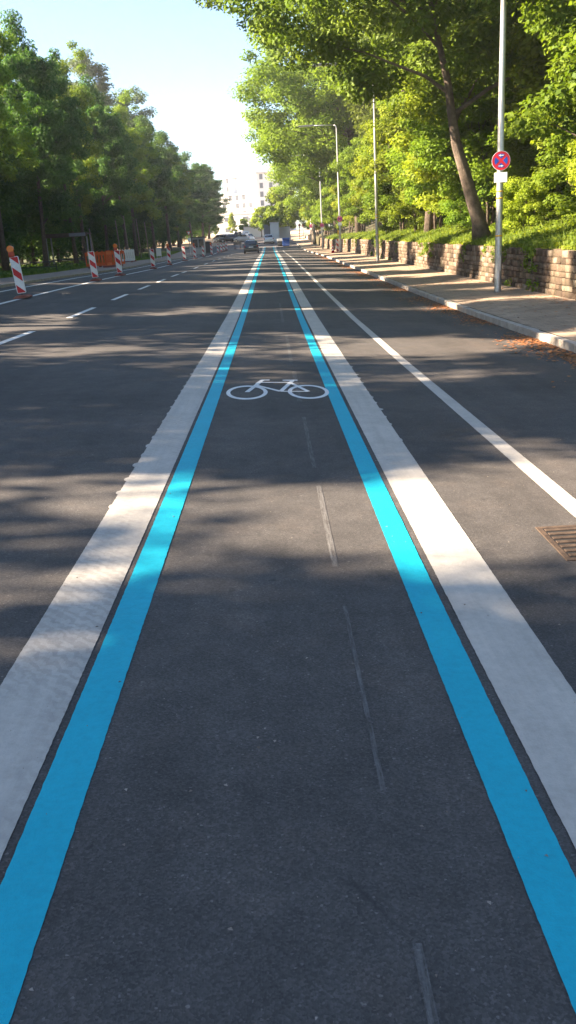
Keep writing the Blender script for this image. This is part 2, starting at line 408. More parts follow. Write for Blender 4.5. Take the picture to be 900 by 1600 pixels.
# --- bicycle symbol
def bicycle():
    V, F = [], []; dz = .0035
    a = at_ground(355, 616); b = at_ground(512, 612)
    yb = (a.y+b.y)/2; x0, x1 = a.x, b.x
    ya = at_ground(432, 627).y; yt = at_ground(432, 594).y
    sx_ = (x1-x0); rw = .205*sx_; 
    def P(u, v): return (x0+u*sx_, ya+v*(yt-ya))
    def quad(p, q, w):
        p, q = Vector(p), Vector(q); d = (q-p).normalized(); nn = Vector((-d.y, d.x))*w/2
        n = len(V)
        for c in (p-nn, q-nn, q+nn, p+nn): V.append((c.x, c.y, G(c.x, c.y)+dz+len(F)*2e-6))
        F.append((n, n+1, n+2, n+3))
    def ring(cx, cy, rx, ry, w):
        n = len(V); K = 48
        for k in range(K):
            t = 2*PI*k/K
            for s_ in (0, 1):
                x = cx+(rx-s_*w)*math.cos(t); y_ = cy+(ry-s_*w*ry/rx)*math.sin(t); V.append((x, y_, G(x, y_)+dz))
        for k in range(K): a_ = n+2*k; b_ = n+2*((k+1) % K); F.append((a_, b_, b_+1, a_+1))
    h = yt-ya
    w1 = P(.195, .34); w2 = P(.805, .36); ry = .34*h
    ring(*w1, rw, ry, .042); ring(*w2, rw, ry, .042)
    dz += .0012
    t = .050
    head = P(.305, .80); bb = P(.53, .37); seat = P(.65, .84); 
    quad(w1, head, t); quad(P(.27, .70), bb, t); quad(P(.31, .84), seat, t); quad(bb, P(.665, .93), t); quad(bb, w2, t*.9); quad(w2, P(.63, .84), t*.9)
    quad(P(.29, .78), P(.35, .99), t); quad(P(.335, .975), P(.42, .975), t*1.3); quad(P(.56, .955), P(.72, .955), t*1.5)
    o = link('bicycle_symbol', np_mesh('bicycle_symbol', V, F), M['white_fresh']); tag(o, 'white bicycle symbol painted on the dark asphalt between the blue stripes', 'bicycle symbol')
bicycle()

# --- drain grate
def grate():
    a = at_ground(836, 826); 
    x0, y1 = a.x, a.y; y0 = y1-.50; x1 = x0+.50; z = G(x0, y1)
    t = thing('drain_grate', 'rusty slotted iron drain grate set in the asphalt at the end of the parking line', 'drain grate', (0, 0, 0))
    m = MB()
    for (p, q, r_, s_) in ((x0, x1, y0, y0+.03), (x0, x1, y1-.03, y1), (x0, x0+.03, y0+.03, y1-.03), (x1-.03, x1, y0+.03, y1-.03)): m.box(p, q, r_, s_, z-.06, z+.005)
    m.build('frame', M['cast'], t, bevel=.003)
    m = MB(); m.box(x0+.03, x1-.03, y0+.03, y1-.03, z-.05, z+.0022); m.build('pit_shade', M['pit_shade'], t)  # solid block, shade below the bars painted as near-black
    k = 0; yy = y0+.05
    while yy < y1-.05:
        m = MB(); xm = (x0+x1)/2
        for (p, q) in ((x0+.034, xm-.02), (xm+.02, x1-.034)): m.box(p, q, yy, yy+.032, z+.001, z+.0075)
        m.box(xm-.02, xm+.02, yy, yy+.032, z+.001, z+.0075)
        m.build('bar', M['cast'], t, bevel=.003); yy += .062
grate()

# ------------------------------------------------------------------ retaining wall
def wall():
    V, F, T = [], [], []
    r = random.Random(4)
    def blk(x0, x1, y0, y1, z0, z1, tone):
        n = len(V); e = .009
        j = lambda: r.uniform(-.007, .007)
        for (x, y, z) in ((x1, y0, z0), (x1, y1, z0), (x1, y1, z1), (x1, y0, z1)): V.append((x, y, z))
        for (x, y, z) in ((x0, y0, z0), (x0, y1, z0), (x0, y1, z1), (x0, y0, z1)): V.append((x+.009, y, z))
        for (x, y, z) in ((x0, y0+e, z0+e), (x0, y1-e, z0+e), (x0, y1-e, z1-e), (x0, y0+e, z1-e)): V.append((x+j(), y+j()*.5, z+j()*.5))
        q = [(n+8, n+9, n+10, n+11)] + [(n+4+k, n+4+(k+1) % 4, n+8+(k+1) % 4, n+8+k) for k in range(4)] + [(n+k, n+(k+1) % 4, n+4+(k+1) % 4, n+4+k) for k in range(4)]
        F.extend(q); T.extend([tone]*len(q))
    rows = [0, .18, .31, .48, .61, .78, .93, 1.10]
    for i in range(7):
        y = 6+r.uniform(0, .4)
        while y < 118:
            w = r.choice([.14, .2, .26, .34, .42, .55]); b = PV(y+w/2)-.04
            zt = rows[i+1]+(r.uniform(-.02, .03) if i == 6 else 0)
            batter = .06*i/7; fx = 6.9+batter+r.uniform(-.014, .012)
            if y < 70 or r.random() < .93:
                blk(fx, 7.25, y+.006, y+w-.006, b+rows[i]+.006, b+zt-.006, r.random())
            y += w
    o = thing('stone_wall', 'low reddish sandstone block retaining wall along the right pavement', 'wall')
    ob = link('blocks', np_mesh('blocks', V, F, T), M['stone'], o)
    m = MB()
    for y in np.arange(6, 118, 2.0):
        b = PV(y+1); m.box(6.985, 7.22, y, y+2.0, b-.1, b+.98)
    m.build('core', M['mortar'], o)
wall()

# ------------------------------------------------------------------ vegetation
def leaves(centers, rad, counts, size, rg, squash=.6, out_c=None, up=.8, droop=0.0):
    """leaf quads gathered in clumps: centers (n,3), rad (n,), counts (n,)"""
    idx = np.repeat(np.arange(len(centers)), counts); N = len(idx)
    d = rg.normal(size=(N, 3)); d /= np.linalg.norm(d, axis=1, keepdims=True)
    rr = rg.random(N)**.45
    off = d*rr[:, None]*rad[idx][:, None]; off[:, 2] *= squash
    off[:, 2] -= droop*(off[:, 0]**2+off[:, 1]**2)
    p = centers[idx]+off
    nrm = d*.7 + np.array([0, 0, up]) + rg.normal(size=(N, 3))*.45
    nrm /= np.linalg.norm(nrm, axis=1, keepdims=True)
    a = np.cross(nrm, rg.normal(size=(N, 3))); a /= np.linalg.norm(a, axis=1, keepdims=True)
    b = np.cross(nrm, a)
    s = size*(.6+.8*rg.random(N))[:, None]
    V = np.empty((N, 4, 3)); V[:, 0] = p-a*s*.55; V[:, 1] = p-b*s*.36+nrm*s*.08+a*s*.05; V[:, 2] = p+a*s*.55-nrm*s*.08; V[:, 3] = p+b*s*.36+nrm*s*.08+a*s*.05
    ct = rg.random(len(centers))[idx]
    tone = np.clip(.55*ct+.45*rg.random(N), 0, 1)
    return V.reshape(-1, 3), np.arange(N*4).reshape(-1, 4), tone
def tree_parts(seed, H, base, R, n_clump, n_leaf, leaf, trunk_r, lean=(0, 0), path=None, center=None, clump=(.9, 1.5), shell=.45, n_limb=14, multi=1, squash=.62, taper=0.0, up=.8, cut=None, extra=None):
    rg = np.random.default_rng(seed); rd = random.Random(seed)
    zc = (H+base)/2; hz = (H-base)/2
    if center is None: center = (lean[0]*.8, lean[1]*.8, zc)
    cs = []
    lob = rg.normal(size=(7, 3)); lob /= np.linalg.norm(lob, axis=1, keepdims=True); lw = rg.uniform(-.22, .28, 7)
    while len(cs) < n_clump:
        d = rg.normal(size=3); d /= np.linalg.norm(d); r_ = rg.random()**shell
        k = 1+float(np.sum(lw*np.maximum(0, lob@d)**3))
        v = np.array([d[0]*R, d[1]*R, d[2]*hz])*r_*k
        tz = (v[2]/hz+1)/2
        v[:2] *= 1-taper*max(0, tz-.25)
        q = np.array(center)+v
        if q[2] < base*.8: continue
        if cut is not None and not cut(q): continue
        cs.append(q)
    if extra is not None: cs += [np.array(e, float) for e in extra]
    cs = np.array(cs); rad = rg.uniform(clump[0], clump[1], len(cs))
    cnt = np.maximum(8, (n_leaf/len(cs)*(rad/rad.mean())**2).astype(int))
    lv = leaves(cs, rad, cnt, leaf, rg, squash, up=up)
    m = MB()
    if path is None:
        path = []
        for i in range(8):
            t = i/7; path.append(Vector((lean[0]*t**1.3+.12*math.sin(3*t+seed), lean[1]*t+.12*math.cos(2.3*t+seed*2), H*.86*t)))
    path = [Vector(p) for p in path]
    npth = len(path)
    for k in range(multi):
        if multi > 1:
            a = 2*PI*k/multi+seed; pp = [Vector((p.x+math.cos(a)*(.12+.45*p.z/H*R*.6), p.y+math.sin(a)*(.12+.45*p.z/H*R*.6), p.z)) for p in path]
        else: pp = path
        rr = [trunk_r*(1.35 if i == 0 else 1)*(1-.85*(i/(npth-1))**1.1) for i in range(npth)]
        m.tube(pp, rr, 9)
    order = rd.sample(range(len(cs)), min(n_limb, len(cs)))
    for i in order:
        e = Vector(cs[i]); 
        zt = max(base*.9 if base > 1 else .4, min(path[-1].z*.95, e.z-(.5+.35*(Vector((e.x, e.y))-Vector((center[0], center[1]))).length)))
        j = 0
        while j < npth-2 and path[j+1].z < zt: j += 1
        den = max(1e-3, path[j+1].z-path[j].z); t = min(1, max(0, (zt-path[j].z)/den)); s0 = path[j].lerp(path[j+1], t)
        tr = trunk_r*(1-.85*((j+t)/(npth-1))**1.1)
        mid = s0.lerp(e, .5)+Vector((rd.uniform(-.25, .25), rd.uniform(-.25, .25), rd.uniform(.0, .5)))
        q1 = s0.lerp(mid, .5)+Vector((0, 0, .12)); q2 = mid.lerp(e, .5)+Vector((rd.uniform(-.2, .2), rd.uniform(-.2, .2), .15))
        r1 = max(.02, min(tr*.55, .035+.018*(e-s0).length))
        m.tube([s0, q1, mid, q2, e], [r1, r1*.8, r1*.6, r1*.4, r1*.15], 5, cap=False)
    return m, lv
def make_tree(name, label, cat, loc, parts, leafmat, barkmat, rz=0, group=None, scale=1):
    t = thing(name, label, cat, loc, rz, group); t.scale = (scale,)*3 if not hasattr(scale, '__len__') else scale
    m, lv = parts
    m.build('trunk', barkmat, t, smooth=True)
    link('crown', np_mesh('crown', *lv), leafmat, t)
    return t
protos = {}
def place_tree(key, maker, name, label, cat, loc, rz, scale, leafmat, barkmat, group):
    k = (key, leafmat.name)
    if k not in protos:
        protos[k] = make_tree(name, label, cat, loc, maker(), leafmat, barkmat, rz, group, scale); return protos[k]
    r = dup(protos[k], loc, rz, label, group, scale); return r

# left wood -------------------------------------------------------
L_spec = {
 'la': lambda: tree_parts(11, 16.5, 3.6, 3.3, 125, 36000, .19, .22, (.3, .2), clump=(.55, 1.15), n_limb=16, taper=.36),
 'lb': lambda: tree_parts(12, 17.5, 4.2, 3.3, 125, 36000, .19, .24, (-.4, .1), clump=(.55, 1.15), n_limb=16, taper=.36),
 'lc': lambda: tree_parts(13, 15.5, 3.2, 3.4, 125, 36000, .19, .20, (.2, -.4), clump=(.55, 1.15), n_limb=16, taper=.36),
 'back': lambda: tree_parts(14, 12.0, 1.6, 4.2, 130, 22000, .26, .2, (.2, 0), clump=(.9, 1.6), n_limb=10),
 'poplar': lambda: tree_parts(15, 30, 4, 5.0, 170, 26000, .38, .3, (0, 0), clump=(1.0, 2.0), taper=.45, n_limb=12),
}
front = [  # Y where its shade falls on the road, kind, scale, width, label (in view from about Y=48 on)
 (-9, 'la', 1.0, 1, None), (-4.4, 'lb', 1.0, 1, None), (.35, 'lc', 1.06, 1.14, None), (8.3, 'lb', 1.06, 1.16, None), (16.6, 'la', 1.05, 1.15, None), (23.2, 'lc', 1.06, 1.12, None), (30.0, 'la', 1, .85, None), (35.5, 'lb', 1.0, .7, None), (42, 'lc', 1.0, .9, None), (48, 'lb', 1.0, .85, None),
 (52.5, 'la', 1.0, .55, 'leafy roadside tree behind the nearest striped beacon, cut by the left picture edge'),
 (58.5, 'lb', .97, .98, 'tall leafy tree whose dark trunk stands just right of the nearest striped beacon'),
 (67, 'lc', 1.08, 1, 'broad leafy tree with a slim dark trunk left of the second striped beacon'),
 (75, 'la', 1.02, .9, 'leafy tree standing behind the grey shelter frame'),
 (83, 'lb', 1.0, .9, 'leafy tree rising behind the orange plastic barrier'),
 (92, 'lc', 1.1, .95, 'dark leafy tree among the slim pale poles'),
 (101, 'la', 1.0, 1, 'leafy tree behind the fourth striped beacon, right of the pale poles'),
 (112, 'lb', 1.02, 1, 'leafy tree above the middle of the beacon row'),
 (124, 'lc', 1.12, 1.1, 'leafy tree left of the blue grey site cabin'),
 (138, 'lb', 1.0, 1.1, 'rounded leafy tree directly behind the blue grey site cabin'),
 (154, 'la', 1.0, 1.2, 'leafy tree just above the dark waste bin'),
 (172, 'lc', 1.05, 1.3, 'leafy tree near the far end of the left tree row'),
 (192, 'la', 1.0, 1.35, 'rounded tree second from the far end of the left tree row'),
 (214, 'lc', 1.0, 1.4, 'last leafy tree at the far end of the left tree row, before the white buildings')]
for i, (y, k, s, ws, lb) in enumerate(front):
    x = -17.0 + (.5*math.sin(i*2.1) if y > 40 else 0); y -= 1.2; ws *= (.85 if 40 < y < 110 else 1)
    if y > 95: x += (y-95)*.025
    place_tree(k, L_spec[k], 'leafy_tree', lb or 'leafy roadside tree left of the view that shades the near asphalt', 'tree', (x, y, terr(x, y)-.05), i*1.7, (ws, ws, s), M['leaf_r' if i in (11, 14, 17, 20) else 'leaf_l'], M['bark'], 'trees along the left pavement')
i = 0
for y in np.arange(34, 175, 8.5):
    for x in (-23.5, -30.5):
        xx = x+random.uniform(-1, 1); yy = y+random.uniform(-2, 2)
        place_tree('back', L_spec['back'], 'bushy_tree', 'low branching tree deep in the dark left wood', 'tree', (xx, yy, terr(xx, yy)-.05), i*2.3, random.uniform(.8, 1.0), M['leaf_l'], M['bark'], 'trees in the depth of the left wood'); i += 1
for y in list(np.arange(7, 49, 5.6)) + list(np.arange(50, 225, 6.2)):      # low trees behind the front row; nearest unseen, added to shade the left lane
    xx = -20.6 + random.uniform(-.5, .5) + max(0, y-95)*.035; yy = y + random.uniform(-1, 1); sc = random.uniform(.80, .9)
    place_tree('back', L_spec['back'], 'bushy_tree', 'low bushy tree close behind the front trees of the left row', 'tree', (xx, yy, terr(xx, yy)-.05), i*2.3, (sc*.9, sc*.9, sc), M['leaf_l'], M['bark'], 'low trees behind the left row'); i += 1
for (x, y, s, lf, lb) in [(-26, 140, .98, 'p', 'tallest pale green tree rising above the left tree row, seen against the sky'), (-22, 150, .85, 'p', 'pale green tree right of the tallest one above the left row'), (-31, 118, .86, 'l', 'tree top left of the tallest pale tree'), (-30, 92, .78, 'b', 'dark blue green tree top showing above the left tree row'), (-31, 108, .76, 'b', 'second dark blue green tree top above the left row')]:
    place_tree('poplar', L_spec['poplar'], 'tall_tree', lb, 'tree', (x, y, terr(x, y)-.05), x, s, M['leaf_'+lf], M['bark'], 'tall trees behind the left row')

# right wood ------------------------------------------------------

hp = [at_depth(px, py, Y) for px, py, Y in [(753, 372, 31), (748, 345, 31), (738, 312, 31), (724, 262, 31), (713, 225, 30.8), (706, 180, 30.6), (700, 130, 30.4), (689, 80, 30.2), (672, 0, 30)]]
hp.append(hp[-1]+Vector((-.6, 0, 2.5)))
hb = Vector(hp[0]); hpl = [p-hb for p in hp]
hero_center = (6.1-hb.x, 0, 13.0-hb.z)
hero = tree_parts(31, 20-hb.z, 5.2-hb.z, 8.3, 400, 200000, .15, .27, path=hpl, center=hero_center, clump=(.7, 1.4), n_limb=14, squash=.5, shell=.4)
make_tree('oak_tree', 'big spreading tree with a leaning trunk, its crown hanging over the road', 'tree', hb, hero, M['leaf_h'], M['bark_h'], group='trees behind the stone wall')
R_spec = {
 'ra': lambda: tree_parts(41, 16, 3.4, 6.6, 260, 85000, .18, .28, (-1.5, 0), clump=(.8, 1.5), n_limb=22, squash=.55),
 'rb': lambda: tree_parts(42, 14, 2.6, 5.4, 220, 70000, .19, .25, (-.8, .3), clump=(.8, 1.5), n_limb=20, squash=.55),
 'rc': lambda: tree_parts(43, 16, 5.2, 5.4, 210, 75000, .18, .24, (.5, 0), clump=(.7, 1.3), n_limb=18, squash=.55, cut=lambda q: q[0] > -2.7),
}
for i, (k, x, y, s, lb) in enumerate([
 ('rc', 8.5, 45.5, 1.0, 'leafy tree whose lower crown hides the top of the second lamp post'),
 ('rc', 11.0, 60, 1.0, 'leafy tree on the bank beyond the second lamp post'),
 ('ra', 9.3, 88, 1.3, 'very large tree behind the long lamp arm, overhanging the road'),
 ('ra', 8.8, 112, 1.15, 'large leafy tree beside the third far no stopping sign'),
 ('rb', 8.6, 128, 1.05, 'leafy tree at the end of the right pavement near the blue container'),
 ('rb', 14.5, 74, 1.15, 'leafy tree on the bank above the stored cone and beacons'),
 ('rb', 15, 25, 1.1, 'dark leafy tree deep behind the bank, cut by the right picture edge'),
 ('ra', 15.5, 37, 1.0, 'tall tree in the wood behind the leaning sunlit trunk'),
 ('rb', 16, 50, 1.1, 'tree in the depth of the right wood'), ('ra', 17, 66, 1.0, 'tree in the depth of the right wood'), ('rb', 16, 84, 1.1, 'tree in the depth of the right wood')]):
    place_tree(k, R_spec[k], 'leafy_tree', lb, 'tree', (x, y, bank(x, y)-.15), 0 if k == 'rc' else (.3*(-1)**i if k == 'ra' else i*1.3), s, M['leaf_r'] if x < 12 else M['leaf_h'], M['bark'], 'trees behind the stone wall')
U_spec = {
 'ua': lambda: tree_parts(51, 6.2, .6, 2.5, 130, 34000, .125, .06, (-.4, 0), clump=(.45, .85), n_limb=22, multi=3, squash=.5),
 'ub': lambda: tree_parts(52, 7.5, 1.0, 2.3, 130, 34000, .125, .07, (-.6, .2), clump=(.45, .85), n_limb=22, multi=2, squash=.5),
 'uc': lambda: tree_parts(53, 3.4, .2, 1.7, 80, 18000, .105, .035, (-.2, 0), clump=(.35, .65), n_limb=16, multi=4, squash=.6),
}
for i, (k, x, y, s, lf, lb) in enumerate([
 ('ub', 9.8, 22.5, 1.15, 'r', 'bushy young tree right of the near lamp post, cut by the right picture edge'),
 ('ua', 10.6, 28.0, 1.25, 'y', 'bright yellow green young tree just right of the near no stopping sign'),
 ('ub', 12.0, 33, 1.2, 'r', 'young tree in the gap between the near lamp post and the leaning trunk'),
 ('ua', 8.9, 35.5, 1.0, 'r', 'bushy young tree left of the leaning sunlit trunk'),
 ('ub', 9.0, 40, 1.15, 'y', 'bright young tree between the leaning trunk and the second lamp post'),
 ('ua', 8.8, 45, 1.1, 'r', 'bushy young tree right behind the second lamp post'),
 ('ub', 8.7, 50.5, 1.15, 'y', 'yellow green young tree just left of the second lamp post'),
 ('ua', 8.6, 56, 1.1, 'r', 'bushy young tree between the second lamp post and the post with the stored cone'),
 ('ub', 8.5, 62, 1.1, 'r', 'young tree overhanging the wall right of the stored cone and beacons'),
 ('ua', 9.2, 68, 1.1, 'y', 'yellow green young tree above the stored cone and beacons'),
 ('ub', 9.6, 76, 1.1, 'r', 'bushy young tree left of the lamp post with the stored cone'),
 ('ua', 9.2, 84, 1.1, 'r', 'bushy young tree left of the second far no stopping sign'),
 ('ub', 9.0, 94, 1.0, 'y', 'young tree beside the short thick tree trunk'),
 ('ua', 8.8, 104, 1.0, 'r', 'bushy young tree behind the row of thin grey posts'),
  ('ua', 8.0, 117, 1.1, 'r', 'bushy young tree behind the lowest plain grey posts'),
 ('ua', 7.4, 131, 1.1, 'y', 'bushy young tree right of the small blue container'),
 ('ua', 9.5, 148, 1.3, 'r', 'bushy young tree closing the view right of the white gate pillar'),
 ('ua', 13, 149, 1.4, 'y', 'bushy young tree behind the farthest lamp post'),
 ('ub', 7.0, 143, 1.1, 'r', 'farthest young tree on the right, beyond the blue container'),
 ('ub', 11.5, 37, 1.35, 'y', 'bright tall young tree directly behind the leaning sunlit trunk'),
 ('ua', 12.5, 44, 1.6, 'r', 'tall bushy young tree left of the leaning trunk, deeper on the bank'),
 ('ub', 12.0, 52, 1.5, 'y', 'tall young tree behind the second lamp post, deeper on the bank'),
 ('ua', 12.5, 62, 1.6, 'r', 'tall bushy young tree above the far part of the stone wall'),
 ('ua', 13.5, 28.5, 1.5, 'r', 'tall bushy young tree behind the near no stopping sign, deeper on the bank'),
 ('ub', 12.0, 24.5, 1.45, 'y', 'tall bright young tree cut by the right picture edge'),
 ('uc', 11.2, 31, 1.2, 'r', 'dark shrub in the gap right of the leaning trunk'),
 ('uc', 12.5, 35, 1.3, 'r', 'broad shrub behind the foot of the leaning trunk'),
 ('uc', 10.2, 33.5, 1.0, 'y', 'bright shrub right beside the foot of the leaning trunk'),
 ('uc', 10.0, 42, 1.1, 'r', 'broad shrub on the bank between the leaning trunk and the second lamp post'),
 ('uc', 9.8, 54, 1.1, 'y', 'broad bright shrub on the bank beyond the second lamp post'),
 ('uc', 9.8, 66, 1.1, 'r', 'broad shrub on the bank above the stored cone'),
 ('uc', 12.2, 26.5, 1.1, 'r', 'broad shrub on the bank under the right picture edge trees'),
 ('uc', 8.6, 20.5, .8, 'y', 'low green shrub on the wall top right of the near lamp post'),
 ('uc', 9.4, 25.0, .85, 'r', 'low shrub on the bank behind the near lamp post'),
 ('uc', 8.6, 29.2, .55, 'y', 'small shrub at the foot of the leaning sunlit trunk'),
 ('uc', 8.9, 38, .75, 'r', 'low shrub on the bank left of the leaning trunk'),
 ('uc', 8.8, 48, .8, 'y', 'low shrub on the bank behind the second lamp post'),
 ('uc', 8.6, 59, .8, 'r', 'low shrub above the middle of the stone wall')]):
    nm = 'young_tree' if k != 'uc' else 'shrub'
    place_tree(k, U_spec[k], nm, lb, nm.replace('_', ' '), (x, y, bank(x, y)-.08), i*1.9, s, M['leaf_'+lf], M['bark'], 'young trees on the bank' if k != 'uc' else 'shrubs on the bank')
# ground cover and grass on the bank and the left verge (nobody could count it)
def cover(name, n, fx, fy, size, material, zf, h=.25):
    x = fx(n); y = fy(n); z = np.array([zf(a, b) for a, b in zip(x, y)])
    c = np.stack([x, y, z+h*.5], 1)
    o = link(name, np_mesh(name, *leaves(c, np.full(n, h), np.full(n, 6), size, rng, .7, up=.5)), material); tag(o, kind='stuff', cat='ground cover'); del o['category']; return o
cover('ground_cover', 9000, lambda n: 7.3+rng.random(n)**1.2*4.5, lambda n: 14+rng.random(n)**1.5*60, .10, M['leaf_r'], bank, .22)
cover('ground_cover', 5200, lambda n: 7.15+rng.random(n)**1.5*1.6, lambda n: 14+rng.random(n)**1.3*90, .085, M['leaf_y'], bank, .2)
_c = []
_r = random.Random(9)
for k in range(38):
    y_ = 14+_r.random()**1.3*70; top = _r.random() < .7
    for q in range(_r.randint(4, 12)): _c.append((6.93-_r.random()*.07, y_+_r.gauss(0, .16), PV(y_)+((1.08-_r.random()**1.6*.55) if top else _r.random()*.28)))
_c = np.array(_c); o = link('ground_cover', np_mesh('ground_cover', *leaves(_c, np.full(len(_c), .10), np.full(len(_c), 16), .06, rng, 1.0, up=.2)), M['leaf_r']); tag(o, kind='stuff')
cover('ground_cover', 5000, lambda n: -13.6-rng.random(n)*9, lambda n: 40+rng.random(n)*80, .16, M['leaf_l'], terr, .18)
def blades(name, n, fx, fy, zf, hmin, hmax, w=.012, lean_x=-.15):
    x = fx(n); y = fy(n); z = np.array([zf(a, b) for a, b in zip(x, y)]); h = hmin+(hmax-hmin)*rng.random(n)**1.5
    a = rng.random(n)*2*PI; dx, dy = np.cos(a)*w, np.sin(a)*w
    bx = rng.normal(0, .3, n)*h+lean_x*h; by = rng.normal(0, .3, n)*h
    V = np.empty((n, 4, 3)); V[:, 0] = np.stack([x-dx, y-dy, z-.03], 1); V[:, 1] = np.stack([x+dx, y+dy, z-.03], 1)
    V[:, 2] = np.stack([x+bx+dx*.3, y+by+dy*.3, z+h*.95], 1); V[:, 3] = np.stack([x+bx-dx*.3, y+by-dy*.3, z+h*.95], 1)
    o = link(name, np_mesh(name, V.reshape(-1, 3), np.arange(n*4).reshape(-1, 4), rng.random(n)), M['grass']); tag(o, kind='stuff')
blades('grass', 30000, lambda n: 7.12+np.abs(rng.normal(0, .8, n)), lambda n: 12+rng.random(n)**1.4*100, lambda x, y: bank(max(x, 7.3), y)+.02, .08, .36)
blades('grass', 14000, lambda n: -13.3-rng.random(n)**1.5*6, lambda n: 40+rng.random(n)*90, terr, .06, .25, .02, 0)
# fallen blossom along the right gutter, and specks on the road
def litter():
    N = 16000; y = 8+rng.random(N)**1.6*70; x = 4.28-np.abs(rng.normal(0, .24, N))*(1+.8*np.sin(y*.9)**2)
    k = rng.random(N) < .2; x[k] = 4.5+rng.random(k.sum())*2.35
    k2 = k & (rng.random(N) < .6); x[k2] = 6.75-np.abs(rng.normal(0, .3, k2.sum()))
    dens = np.sin(y*.7)+np.sin(y*1.9+1)+rng.normal(0, .8, N); keep = dens > -.3; x, y = x[keep], y[keep]; N = len(x)
    z = np.array([PV(b)+.006 if a > 4.44 else (G(a, b)+.006 if a < 4.29 else G(4.4, b)+.13) for a, b in zip(x, y)])
    a = rng.random(N)*2*PI; s = .015+.03*rng.random(N); c, d = np.cos(a)*s, np.sin(a)*s
    tz = rng.random((N, 4))*.012
    V = np.empty((N, 4, 3))
    for q, (e, f) in enumerate(((c, d), (-d*.6, c*.6), (-c, -d), (d*.6, -c*.6))): V[:, q] = np.stack([x+e, y+f, z+tz[:, q]], 1)
    o = link('fallen_blossom', np_mesh('fallen_blossom', V.reshape(-1, 3), np.arange(N*4).reshape(-1, 4), rng.random(N)), M['litter']); tag(o, kind='stuff')
litter()
def grit():
    N = 1500; y = .9+rng.random(N)**1.8*22; x = rng.uniform(-3.5, 4.2, N); s = .002+.006*rng.random(N)**3
    z = np.array([G(a, b)+.004 for a, b in zip(x, y)]); a = rng.random(N)*2*PI; c, d = np.cos(a)*s, np.sin(a)*s
    V = np.empty((N, 4, 3))
    for q, (e, f) in enumerate(((c, d), (-d*.7, c*.7), (-c, -d), (d*.7, -c*.7))): V[:, q] = np.stack([x+e, y+f, z+(q % 2)*.003], 1)
    o = link('road_grit', np_mesh('road_grit', V.reshape(-1, 3), np.arange(N*4).reshape(-1, 4), rng.random(N)), m_leaf('grit', (.10, .075, .05), (.34, .30, .25), .0)); tag(o, kind='stuff')
grit()

# ------------------------------------------------------------------ street furniture
def disc(m, r, y0, y1, n=40, cx=0, cz=0):
    m.poly([(cx+r*math.cos(2*PI*k/n), cz+r*math.sin(2*PI*k/n)) for k in range(n)], y0, y1)
LH = 10.2
def make_post(loc, label, bands=True):
    t = thing('lamp_post', label, 'lamp post', loc, 0, 'lamp posts along the right pavement')
    m = MB(); m.tube([(0, 0, -.1), (0, 0, .05), (0, 0, 1.3), (0, 0, 5), (0, 0, LH-.3), (-.06, 0, LH-.06), (-.22, 0, LH)], [.095, .09, .088, .078, .055, .05, .045], 16)
    m.build('pole', M['galv'], t, smooth=True)
    m = MB(); m.box(-.045, .045, -.101, -.08, .55, .95); m.build('service_door', M['galv'], t, bevel=.005)
    m = MB(); m.tube([(-.22, 0, LH), (-1.2, 0, LH+.03), (-2.1, 0, LH+.05)], [.045, .04, .035], 10); m.build('arm', M['galv'], t, smooth=True)
    m = MB(); m.poly([(-1.9, LH), (-3.2, LH+.02), (-3.25, LH+.05), (-3.15, LH+.10), (-1.95, LH+.11)], -.14, .14)
    h = m.build('lamp_head', M['grey'], t, bevel=.015)
    m = MB(); m.box(-3.1, -2.1, -.11, .11, LH-.012, LH+.003); m.build('lamp_glass', M['signwhite'], h)
    for z in ((1.42, 1.46), (2.35, 2.39), (2.52, 2.55)) if bands else ():
        m = MB(); m.tube([(0, 0, z[0]), (0, 0, z[1])], [.0895, .0888], 16); m.build('yellow_band', M['yellow'], t, smooth=True)
    return t
pp = [(777, 457), (590, 413.5), (532.5, 403), (504.5, 394.5)]
pl = ['nearest grey lamp post on the right pavement, carrying a round no stopping sign', 'plain grey lamp post without a sign, second along the stone wall', 'grey lamp post with a long arm and cone and beacons at its foot', 'farther thin grey lamp post with a no stopping sign, fourth along the pavement']
post_xy = [(5.98, 22.6), (6.2, 48), (6.3, 75), (6.4, 98)]
posts = []
def solve_y(px, x, y0=10, y1=200):           # distance along the pavement at which x shows at photo column px (base on the pavement)
    best = None
    for k in range(2000):
        y = y0+(y1-y0)*k/2000; v = Vector((x, y, PV(y)-HC)); q = 450+F_PX*v.dot(CR)/v.dot(f0)
        if best is None or abs(q-px) < best[0]: best = (abs(q-px), y)
    return best[1]
for (px, py), lb, x in zip(pp, pl, (6.05, 6.15, 6.2, 6.2)):
    y = solve_y(px, x); posts.append((x, y))
    if not C.objects.get('lamp_post'): P0 = make_post((x, y, PV(y)), lb)
    else: dup(P0, (x, y, PV(y)), 0, lb)
